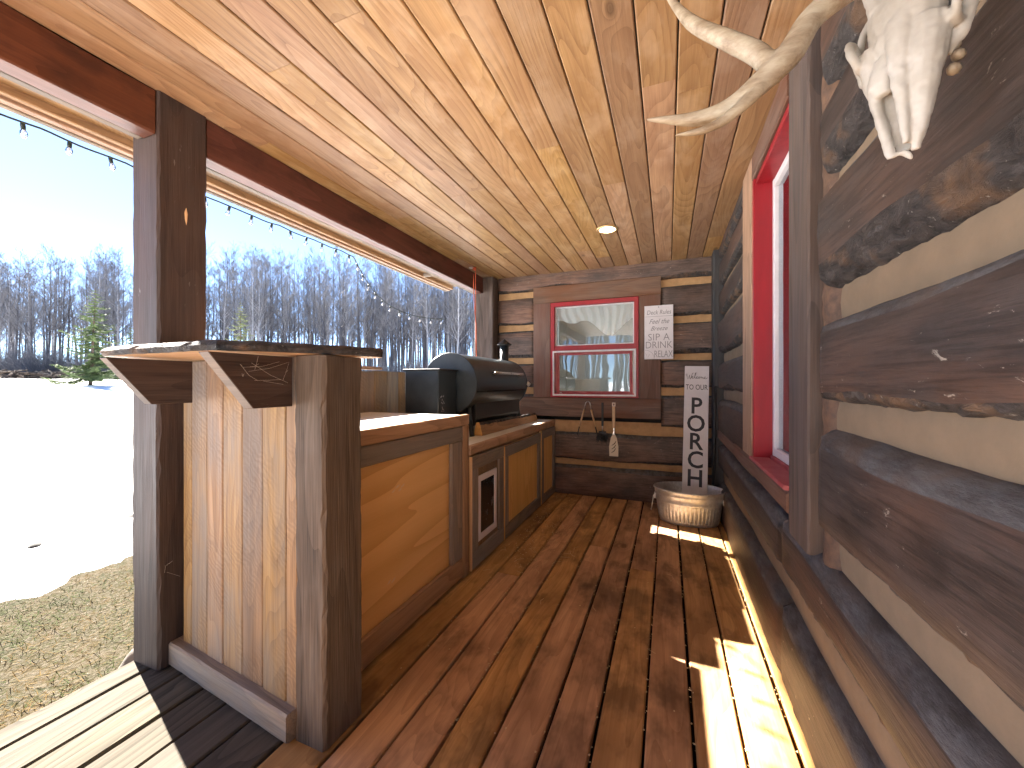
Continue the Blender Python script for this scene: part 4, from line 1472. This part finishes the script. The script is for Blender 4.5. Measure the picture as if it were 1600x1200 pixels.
sl = empty('string_lights', 'string of small clear bulbs on dark wire along the roof edge', 'string lights', (-2.63, 1.5, 2.36))
def wire_pos(y):
    if y < 2.75:
        return Vector((-2.628 + .004 * noise.noise(Vector((y * 5, 1, 2))), y, 2.352 + .010 * noise.noise(Vector((y * 6, 7, 2))) - .008 * abs(sin(y * pi / .29))))
    t = (y - 2.75) / 1.65
    return Vector((-2.628 - .25 * sin(t * pi), y, 2.352 - .34 * sin(min(1, t) * pi * .62)))
pts = [wire_pos(-1.6 + i * .03) for i in range(200)]
tube('wire', pts, .0048, M['wire'], sl, 5)
y = -1.52
nb = 0
sockm = None
while y < 4.35:
    p = wire_pos(y)
    vs, fs = tube_geo([(0, 0, .006), (0, 0, -.008), (0, 0, -.026)], [.006, .009, .0085], 8)
    if sockm is None:
        so = mesh('socket', vs, fs, M['wire'], sl, p + Vector((0, 0, -.003)), True)
        vs, fs = tube_geo([(0, 0, -.026), (0, 0, -.034), (0, 0, -.046), (0, 0, -.056), (0, 0, -.062)], [.007, .0115, .0135, .010, .003], 10)
        bu = mesh('bulb', vs, fs, M['bulbglass'], so, p + Vector((0, 0, -.003)), True)
        vs, fs = tube_geo([(0, 0, -.026), (0, 0, -.05)], [.003, .002], 6)
        fi = mesh('tmp', vs, fs, M['vinyl'])
        # filament joined into the bulb mesh
        bm = bmesh.new(); bm.from_mesh(bu.data); k0 = len(bm.faces); bm.from_mesh(fi.data)
        bm.faces.ensure_lookup_table()
        for f in bm.faces[k0:]: f.material_index = 1
        bm.to_mesh(bu.data); bm.free(); bu.data.materials.append(M['vinyl'])
        bpy.data.objects.remove(fi)
        sockm = (so, bu)
    else:
        s2 = sockm[0].copy(); C.objects.link(s2); s2.parent = sl; s2.location = p + Vector((0, 0, -.003)) - Vector(sl.location)
        b2 = sockm[1].copy(); C.objects.link(b2); b2.parent = s2; b2.location = (0, 0, 0)
        b2.rotation_euler = s2.rotation_euler = (0, 0, 0)
        s2.rotation_euler = (random.uniform(-.2, .2), random.uniform(-.2, .2), 0)
    y += .1455
    nb += 1

# ------------------------------------------------------------------ deer skull with antlers
sk = empty('deer_skull', 'bleached deer skull with antlers hung nose-down on the log wall', 'skull', (.36, .74, 1.66))
def loft(rings_, n=14):
    vs, fs = [], []
    for (c, ax, ay, rx, ry) in rings_:
        for i in range(n):
            a = 2 * pi * i / n
            vs.append(Vector(c) + Vector(ax) * rx * cos(a) + Vector(ay) * ry * sin(a))
    for k in range(len(rings_) - 1):
        for i in range(n):
            j = (i + 1) % n
            fs.append((k * n + i, k * n + j, (k + 1) * n + j, (k + 1) * n + i))
    fs.append(tuple(range(n))[::-1]); fs.append(tuple((len(rings_) - 1) * n + i for i in range(n)))
    return vs, fs
def skull():
    # local frame: s up the skull, l = viewer-left side, d = dorsal (out of the wall)
    D = Vector((-.62, -.78, 0)).normalized(); U = Vector((0, 0, 1)); Lf = Vector((D.y, -D.x, 0))      # Lf : sideways
    Lf = -Lf if Lf.y < 0 else Lf
    O = Vector((.318, .735, 1.528))
    P = lambda l, d, s: O + Lf * l + D * d + U * s
    parts = []
    def L(pts):
        parts.append(loft([(P(l, d, s), Lf, D, rx, ry) for (l, d, s, rx, ry) in pts]))
    # braincase and forehead
    L([(0, -.005, .135, .030, .022), (0, .0, .17, .040, .03), (0, .0, .21, .044, .034), (0, -.008, .25, .040, .036), (0, -.02, .29, .028, .028), (0, -.03, .305, .012, .014)])
    # right nasal and maxilla (smooth, long)
    L([(-.011, .004, .002, .0055, .004), (-.014, .005, .02, .008, .008), (-.017, .006, .055, .013, .014), (-.018, .007, .09, .019, .019), (-.02, .006, .13, .025, .024), (-.018, .002, .175, .03, .026)])
    # left maxilla outer blade
    L([(.015, .0, .004, .006, .0035), (.020, -.002, .025, .007, .006), (.027, -.006, .06, .0065, .012), (.034, -.008, .095, .008, .016), (.038, -.006, .13, .012, .018), (.036, -.002, .175, .018, .02)])
    # floor of the nasal cavity
    L([(.004, -.012, .012, .010, .003), (.008, -.014, .05, .016, .005), (.012, -.014, .09, .02, .006), (.012, -.012, .14, .026, .008)])
    # nasal ridge sweeping down to the right prong
    L([(-.004, .014, .012, .004, .004), (-.003, .019, .05, .0065, .006), (.0, .023, .09, .009, .007), (.002, .026, .13, .012, .008), (.0, .024, .18, .016, .010), (0, .018, .21, .02, .012)])
    # cheek arches and orbits
    for sgn in (1, -1):
        for t in range(1):
            pts = []
            for i in range(13):
                a = 2 * pi * i / 12
                pts.append(P(sgn * (.056 + .006 * cos(a)), .002 + .020 * sin(a), .178 + .023 * cos(a)))
            parts.append(tube_geo(pts, [.0062] * 13, 8))
        pts = [P(sgn * .036, -.012, .125), P(sgn * .05, -.014, .145), P(sgn * .062, -.018, .185), P(sgn * .055, -.022, .225), P(sgn * .036, -.02, .25)]
        parts.append(tube_geo(pts, [.007, .009, .0065, .006, .008], 8))
        # pedicles
        pts = [P(sgn * .022, .012, .225), P(sgn * .030, .016, .255), P(sgn * .036, .018, .275)]
        parts.append(tube_geo(pts, [.017, .014, .015], 10))
    # ragged lump of broken turbinate bone on the left
    L([(.02, .008, .098, .010, .006), (.026, .010, .112, .015, .010), (.022, .012, .13, .016, .010), (.02, .01, .15, .012, .01)])
    # tip crumbs
    L([(-.004, -.006, -.004, .003, .002), (.0, -.004, .004, .006, .003), (.008, -.002, .01, .010, .004)])
    V, F = merge(parts)
    V, c = recenter(V)
    o = mesh('skull_bone', V, F, M['bone'], sk, c, smooth=True)
    md = o.modifiers.new('r', 'REMESH'); md.mode = 'VOXEL'; md.voxel_size = .0022; md.use_smooth_shade = True
    ms = o.modifiers.new('s', 'SMOOTH'); ms.factor = .5; ms.iterations = 3
    bpy.context.view_layer.update()
    me = bpy.data.meshes.new_from_object(o.evaluated_get(bpy.context.evaluated_depsgraph_get()))
    o.modifiers.clear()
    for v in me.vertices:
        wv = v.co + c
        k = noise.noise(wv * 55) * .0016 + noise.noise(wv * 140) * .0007
        v.co += v.normal * k
    me.polygons.foreach_set('use_smooth', [True] * len(me.polygons))
    if not me.materials:
        me.materials.append(M['bone'])
    o.data = me
    # molars on the right-hand side
    for i in range(6):
        p = P(-.036 - .004 * (i % 2), -.022, .105 + i * .0165)
        vs, fs = loft([(p, U, D, .0045, .006), (p - Lf * .004 , U, D, .0075, .010), (p - Lf * .009, U, D, .007, .010), (p - Lf * .013, U, D, .003, .006)], 8)
        vs, cc = recenter(vs)
        bmesh_fix(mesh('tooth', vs, fs, M['tooth'], o, cc, smooth=True))
    # antlers
    def antler(name, chains):
        pr = []
        for pts, rad in chains:
            # smooth the polyline
            q, rr = [], []
            n = len(pts)
            for i in range(n - 1):
                p0 = Vector(pts[max(i - 1, 0)]); p1 = Vector(pts[i]); p2 = Vector(pts[i + 1]); p3 = Vector(pts[min(i + 2, n - 1)])
                for k in range(6):
                    t = k / 6
                    q.append(.5 * ((2 * p1) + (-p0 + p2) * t + (2 * p0 - 5 * p1 + 4 * p2 - p3) * t * t + (-p0 + 3 * p1 - 3 * p2 + p3) * t ** 3))
                    rr.append(rad[i] + (rad[i + 1] - rad[i]) * t)
            q.append(Vector(pts[-1])); rr.append(rad[-1])
            pr.append(tube_geo(q, rr, 14))
        V, F = merge(pr)
        V, c = recenter(V)
        a = mesh(name, V, F, M['antler'], sk, c, smooth=True)
        md = a.modifiers.new('r', 'REMESH'); md.mode = 'VOXEL'; md.voxel_size = .0024; md.use_smooth_shade = True
        ms = a.modifiers.new('s', 'SMOOTH'); ms.factor = .5; ms.iterations = 4
        bpy.context.view_layer.update()
        me = bpy.data.meshes.new_from_object(a.evaluated_get(bpy.context.evaluated_depsgraph_get()))
        a.modifiers.clear()
        if not me.materials:
            me.materials.append(M['antler'])
        me.polygons.foreach_set('use_smooth', [True] * len(me.polygons))
        a.data = me
    th = math.atan(244 / 614)
    def at(px, py, t):
        a = (px - 800) / 614; b = -(py - 600) / 614
        return Vector(((-sin(th) + a * cos(th)) * t, (cos(th) + a * sin(th)) * t, 1.2 + b * t))
    base = P(.036, .018, .275)
    junc = at(1203, 112, .56)
    antler('antler', [([base, at(1345, -30, .545), at(1272, 25, .55), at(1235, 82, .555), at(1190, 128, .565), at(1140, 168, .585), at(1085, 186, .605), at(1010, 187, .62)], [.017, .017, .0165, .0185, .0165, .0135, .0105, .002]),
                      ([at(1215, 108, .56), at(1176, 150, .562), at(1135, 185, .57), at(1100, 203, .575), at(1053, 212, .585)], [.011, .0095, .008, .006, .0015]),
                      ([at(1210, 110, .56), at(1182, 84, .575), at(1135, 62, .595), at(1080, 35, .62), at(1040, -10, .65)], [.014, .0145, .013, .010, .003])])
    b2 = P(-.036, .018, .275)
    antler('antler', [([b2, b2 + Vector((-.02, -.06, .07)), b2 + Vector((-.07, -.17, .13)), b2 + Vector((-.16, -.26, .16)), b2 + Vector((-.28, -.28, .2))], [.016, .015, .014, .012, .003]),
                      ([b2 + Vector((-.07, -.17, .13)), b2 + Vector((-.04, -.22, .2)), b2 + Vector((-.05, -.24, .28))], [.012, .009, .002])])
    tube('nail', [P(0, -.03, .25), Vector((.43, .80, 1.79))], .004, M['griddark'], sk, 6)
skull()

# ------------------------------------------------------------------ boulder by the deck edge
def boulder(loc, s, seed, label, name='boulder', mat='stone'):
    bm = bmesh.new()
    bmesh.ops.create_icosphere(bm, subdivisions=4, radius=1)
    for v in bm.verts:
        p = v.co.copy()
        k = 1 + .22 * noise.noise(p * 1.1 + Vector((seed, 0, 0))) + .05 * noise.noise(p * 4 + Vector((seed, 0, 0)))
        v.co = Vector((p.x * s[0], p.y * s[1], p.z * s[2])) * k
    me = bpy.data.meshes.new(name)
    bm.to_mesh(me); bm.free()
    o = link(name, me, M[mat], None, loc, True)
    return tag(o, label, 'rock')
boulder((-2.37, 1.20, -.235), (.11, .19, .20), 3, 'pale rounded boulder at the deck edge beside the tall post')
boulder((-2.38, .78, -.42), (.2, .2, .09), 6, 'flat buff stone in the grass under the deck edge')

# small dark stones and dirt lumps melting out of the snow
for (x, y, s, lb) in ((-5.45, 1.75, .06, 'dark lump in a melt hollow nearest the snow edge on the left'), (-5.6, 2.55, .08, 'brown lump in the second melt hollow of the snow'),
                      (-5.1, 3.15, .045, 'small dark stone on the snow beside the post'), (-13.2, 6.8, .16, 'dark stone poking from the snow below the leaning spruce')):
    z = snow_z(x, y, edge_x(y))
    o = boulder((x, y, z), (s, s * .8, s * .5), x, lb, 'stone', 'wetdark')

# ------------------------------------------------------------------ grass
def grass():
    parts_v, parts_f, mi = [], [], []
    R = random.Random(21)
    i = 0
    for _ in range(42000):
        x = R.uniform(-4.75, -2.15); y = R.uniform(-.4, 6.2)
        if x < edge_x(y) - .12 or (x < edge_x(y) and R.random() < .6): continue
        d = noise.noise(Vector((x * 1.7, y * 1.7, 0)))
        if R.random() > .75 + d: continue
        a = R.random() * 6.28; L = R.uniform(.02, .06); lean = R.uniform(.5, 1.6)
        z = terr(x, y) - .032
        w_ = .0022
        dx, dy = cos(a), sin(a)
        tip = (x + dx * L * lean, y + dy * L * lean, z + L * R.uniform(.15, .7) + .004)
        parts_v += [(x - dy * w_, y + dx * w_, z), (x + dy * w_, y - dx * w_, z), tip]
        parts_f.append((i, i + 1, i + 2)); i += 3
        g = noise.noise(Vector((x * 1.1 + 9, y * 1.1, 4))) + (.25 if x < -3.7 else -.1)
        mi.append(1 if R.random() < .35 + g else 0)
    me = bpy.data.meshes.new('dead_grass')
    me.from_pydata(parts_v, [], parts_f)
    me.materials.append(M['grass']); me.materials.append(M['grassg'])
    me.polygons.foreach_set('material_index', mi)
    o = bpy.data.objects.new('dead_grass', me)
    C.objects.link(o)
    tag(o, 'flattened dead grass between the deck edge and the snow', 'grass', kind='stuff')
grass()

# ------------------------------------------------------------------ bare trees
def tree_mesh(seed, H, lean=.018, nb=34, r0=.11, dense=1.0, first=.32, spread=1.0):
    """returns (trunk geo, twigs geo)"""
    R = random.Random(seed)
    pts, rad = [], []
    x = y = 0
    n = 10
    lx, ly = R.gauss(0, lean), R.gauss(0, lean)
    for i in range(n + 1):
        f = i / n
        pts.append(Vector((x, y, H * f)))
        rad.append(max(.012, r0 * (1 - f) ** .75))
        x += lx * H / n + R.gauss(0, .03); y += ly * H / n + R.gauss(0, .03)
    trunk = [tube_geo(pts, rad, 5, False)]
    # a main fork now and then
    def at(f):
        k = min(n - 1, int(f * n)); g = f * n - k
        return pts[k] * (1 - g) + pts[k + 1] * g, rad[k] * (1 - g) + rad[k + 1] * g
    tw = []
    def branch(p, d, L, r, lvl):
        q = [p]; rr = [r]
        m = 4 if lvl == 0 else 3
        dd = d.copy()
        for i in range(m):
            dd = (dd + Vector((R.gauss(0, .12), R.gauss(0, .12), .10 + R.gauss(0, .08)))).normalized()
            q.append(q[-1] + dd * L / m)
            rr.append(max(.006, r * (1 - (i + 1) / m * .85)))
        (trunk if lvl == 0 and r > .03 else tw).append(tube_geo(q, rr, 3, False))
        if lvl < 2:
            for _ in range(int((5 if lvl == 0 else 3) * dense)):
                g = R.uniform(.25, 1)
                k = min(m - 1, int(g * m))
                pp = q[k].lerp(q[k + 1], g * m - k)
                d2 = (dd + Vector((R.gauss(0, .5), R.gauss(0, .5), R.gauss(.15, .3)))).normalized()
                branch(pp, d2, L * R.uniform(.35, .6), max(.007, r * .45), lvl + 1)
    for i in range(nb):
        f = first + (1 - first) * (i + R.random()) / nb
        f = min(.99, f)
        p, r = at(f)
        a = R.random() * 6.28
        el = R.uniform(.5, 1.1)
        d = Vector((cos(a) * cos(el), sin(a) * cos(el), sin(el)))
        L = H * R.uniform(.10, .2) * (1.25 - f * .75) * spread
        branch(p, d, L, min(r * .5, .035), 0)
    return merge(trunk), merge(tw)
variants = []
for s in range(9):
    t_, w_ = tree_mesh(100 + s, 13.5, nb=34, r0=.105 + .012 * (s % 3), dense=1.2 + .2 * (s % 2))
    ms = []
    for (v, f), nm, mt in ((t_, 'trunk', 'barkpale' if s % 3 == 2 else 'barktree'), (w_, 'branches', 'twig')):
        me = bpy.data.meshes.new(nm)
        me.from_pydata([tuple(q) for q in v], [], f)
        me.materials.append(M[mt])
        ms.append(me)
    variants.append(ms)
th = math.atan(244 / 614)
FWD = Vector((-sin(th), cos(th), 0)); RGT = Vector((cos(th), sin(th), 0))
R = random.Random(77)
ntree = 0
def place_tree(p, sc_, v, nm, label, cat, group):
    e = empty(nm, label, cat, p, group)
    e.rotation_euler = (R.gauss(0, .02), R.gauss(0, .02), R.random() * 6.28)
    e.scale = (sc_ * R.uniform(.85, 1.15), sc_ * R.uniform(.85, 1.15), sc_)
    for me, pn in zip(v, ('trunk', 'branches')):
        o = bpy.data.objects.new(pn, me)
        C.objects.link(o)
        o.parent = e
    return e
# the tree line is straight, about 42-58 m out, square to the view
for i in range(265):
    f = (i + R.random()) / 265
    lat = -80 + 84 * f
    dep = R.uniform(42, 60)
    p = FWD * dep + RGT * lat
    p.z = terr(p.x, p.y) - .1
    s = (1.06 + .16 * noise.noise(Vector((lat * .12, 4, 0)))) * R.uniform(.84, 1.04) * dep / 46
    vi = R.randrange(9)
    pale_ = vi % 3 == 2
    place_tree(p, s, variants[vi], 'bare_tree', 'slender leafless tree with pale bark in the forest edge across the snow' if pale_ else 'slender leafless dark grey tree standing in the forest edge across the snow',
               'tree', 'pale-barked trees at the forest edge' if pale_ else 'dark grey trees at the forest edge')
# the wood behind reads as one mass
def wood_mass():
    VV, FF = [], []
    Q = random.Random(6)
    geos = []
    for s in range(5):
        a, b = tree_mesh(300 + s, 13.5, nb=17, r0=.1, dense=.8)
        geos.append(merge([a, b]))
    for i in range(640):
        if i < 400:
            lat, dep = (Q.uniform(-120, 6) if i < 260 else Q.uniform(-34, 4)), Q.uniform(56, 95)
            p = FWD * dep + RGT * lat
        elif i < 500:                       # woods round the rest of the clearing, seen in the window glass
            ang = Q.uniform(radians(176), radians(290))
            rr = Q.uniform(30, 55)
            p = Vector((cos(ang) * rr, sin(ang) * rr, 0))
            dep = 46
        else:
            ang = Q.uniform(radians(228), radians(292)); rr = Q.uniform(13, 26)
            p = Vector((cos(ang) * rr, sin(ang) * rr, 0))
            dep = 30
        p.z = terr(p.x, p.y) - .1
        g = geos[Q.randrange(5)]
        an = Q.random() * 6.28; sc_ = Q.uniform(.85, 1.1) * max(1, dep / 56)
        ca, sa = cos(an) * sc_, sin(an) * sc_
        off = len(VV)
        VV += [(v[0] * ca - v[1] * sa + p.x, v[0] * sa + v[1] * ca + p.y, v[2] * sc_ + p.z) for v in g[0]]
        FF += [tuple(q + off for q in f) for f in g[1]]
    o = mesh('distant_wood', VV, FF, M['barktree'])
    tag(o, 'hazy mass of bare trees filling the forest beyond the edge', 'forest', kind='stuff')
wood_mass()

# shrubs and thicket at the foot of the wood
def shrub_mesh(seed, H, n):
    Q = random.Random(seed)
    pr = []
    for i in range(n):
        a = Q.random() * 6.28; r = Q.random() * .5
        p = Vector((cos(a) * r, sin(a) * r, 0))
        d = Vector((cos(a) * Q.uniform(.1, .7), sin(a) * Q.uniform(.1, .7), 1)).normalized()
        q = [p]; L = H * Q.uniform(.5, 1)
        for k in range(4):
            d = (d + Vector((Q.gauss(0, .12), Q.gauss(0, .12), -.04))).normalized()
            q.append(q[-1] + d * L / 4)
        pr.append(tube_geo(q, [.022, .018, .014, .01, .006], 3, False))
        for _ in range(4):
            k = Q.randrange(1, 4)
            dd = (d + Vector((Q.gauss(0, .6), Q.gauss(0, .6), .2))).normalized()
            pr.append(tube_geo([q[k], q[k] + dd * L * .2, q[k] + dd * L * .36 + Vector((0, 0, .1))], [.01, .008, .005], 3, False))
    return merge(pr)
shv = []
for s in range(4):
    v, f = shrub_mesh(40 + s, 3.6, 70)
    for mt in (('twig', 'twigred') if s < 2 else ('twig',)):
        me = bpy.data.meshes.new('shrub')
        me.from_pydata([tuple(q) for q in v], [], f)
        me.materials.append(M[mt])
        shv.append(me)
for i in range(64):
    lat = -62 + 64 * (i + R.random()) / 64
    dep = R.uniform(39.5, 45)
    p = FWD * dep + RGT * lat
    p.z = terr(p.x, p.y) - .05
    big = 1.15 if lat < -46 else (.9 if lat < -20 else .75)
    mi_ = R.randrange(len(shv))
    if shv[mi_].materials[0] == M['twigred'] and not (-14 < lat < -2):
        mi_ = 0
    o = bpy.data.objects.new('shrub', shv[mi_])
    C.objects.link(o)
    o.location = p
    s = big * R.uniform(.7, 1.15)
    o.scale = (s * 1.2, s * 1.2, s)
    o.rotation_euler = (0, 0, R.random() * 6.28)
    red = shv[mi_].materials[0] == M['twigred']
    tag(o, 'reddish leafless bush below the pale trunks at the forest edge' if red else 'grey leafless bush in the thicket at the foot of the forest', 'bush', 'reddish bushes at the forest edge' if red else 'grey bushes at the forest edge')

# brush pile of felled logs
def brush():
    pr = []
    Q = random.Random(9)
    base = FWD * 37.5 + RGT * -46
    for i in range(170):
        p = base + RGT * Q.uniform(-3.2, 4.4) + FWD * Q.uniform(-.8, .8)
        p.z = terr(p.x, p.y) + Q.uniform(.02, .75)
        a = Q.gauss(0, .5); d = (RGT * cos(a) + FWD * sin(a) + Vector((0, 0, Q.gauss(0, .15)))).normalized() * Q.uniform(.5, 1.5)
        pr.append(tube_geo([p - d, p + d], [Q.uniform(.03, .1)] * 2, 5))
    V, F = merge(pr)
    V, c = recenter(V)
    o = mesh('brush_pile', V, F, M['trunkbrown'], None, c)
    tag(o, 'dark heap of felled branches at the forest foot left of the spruce', 'brush pile')
brush()

# ------------------------------------------------------------------ spruces
def spruce(name, loc, H, W, seed, label, mat='needle', lean=(0, 0), tiers=30, first=.08):
    Q = random.Random(seed)
    e = empty(name, label, 'tree', loc)
    pts = [Vector((lean[0] * H * (f ** .8) * .5, lean[1] * H * f, H * f)) for f in [i / 8 for i in range(9)]]
    tube('trunk', [p + Vector(loc) for p in pts], [max(.01, .018 * H * (1 - i / 8)) for i in range(9)], M['trunkbrown'], e, 7)
    V, F, i0 = [], [], 0
    for k in range(tiers):
        f = first + (1 - first) * k / tiers
        c = Vector((lean[0] * H * (f ** .8) * .5, lean[1] * H * f, H * f))
        nb_ = Q.randrange(4, 7)
        for j in range(nb_):
            a = Q.random() * 6.28
            L = W * (1 - f) ** .75 * Q.uniform(.45, 1.1) + .06
            if Q.random() < .08: L *= 1.35
            dr = Vector((cos(a), sin(a), 0))
            side = Vector((-sin(a), cos(a), 0))
            nseg = max(4, int(L / .085))
            for m in range(nseg):
                g = (m + .5) / nseg
                p = c + dr * L * g + Vector((0, 0, -.22 * L * sin(g * 2.4) + .12 * L * g * g))
                for s_ in (-1, 1):
                    for _ in range(3):
                        ll = L * .30 * (1 - g * .6) * Q.uniform(.5, 1.2)
                        dd = (side * s_ + dr * Q.uniform(.2, 1.0) + Vector((0, 0, Q.gauss(-.12, .25)))).normalized() * ll
                        wv = Vector((Q.gauss(0, 1), Q.gauss(0, 1), Q.gauss(0, 1))).normalized() * .022
                        V += [p - wv, p + wv, p + dd * .65 + wv * 1.5, p + dd]
                        F.append((i0, i0 + 1, i0 + 2, i0 + 3)); i0 += 4
    mesh('foliage', V, F, M[mat], e, Vector(loc))
    return e
def gp(px, dep):
    a = (px - 800) / 614
    p = FWD * dep + RGT * a * dep
    p.z = terr(p.x, p.y) - .05
    return p
spruce('spruce_tree', gp(141, 25), 6.3, 2.1, 1, 'lone leaning spruce with sparse green boughs on the snow', 'needle', lean=(.10, .02), tiers=34, first=.10)
spruce('spruce_tree', gp(205, 36), 5.0, 1.9, 2, 'smaller spruce just left of the tall porch post', 'needle', tiers=22)
spruce('spruce_tree', gp(376, 34), 7.2, 1.7, 3, 'slim yellow-green spruce seen above the bar slab', 'needle2', tiers=30)
spruce('spruce_tree', gp(330, 38), 3.2, 1.2, 4, 'short spruce beside the slim one at the forest foot', 'needle2', tiers=18)

# ------------------------------------------------------------------ cobwebs
def web(name, strands, label, group='cobwebs under the bar and ceiling', r=.00035):
    V, F = merge([tube_geo(s, r, 3) for s in strands])
    V, c = recenter(V)
    tag(mesh(name, V, F, M['web'], None, c), label, 'cobweb', group)
Q = random.Random(4)
def strands(center, ext, n, nrm_axis):
    out = []
    for i in range(n):
        a = Vector(center) + Vector([Q.uniform(-e, e) for e in ext]); b = Vector(center) + Vector([Q.uniform(-e, e) for e in ext])
        m_ = (a + b) / 2 + Vector((0, 0, -.01 * Q.random()))
        out.append([a, m_, b])
    return out
web('cobweb', strands((-1.167, .86, 1.24), (.001, .09, .045), 11, 0), 'cobweb strands on the right-hand bracket under the bar slab')
web('cobweb', [[(-1.977, 1.0, .40), (-1.95, .99, .44), (-1.90, .99, .47)], [(-1.977, 1.06, .36), (-1.93, .985, .42)]], 'stray cobweb between post foot and bar planks')
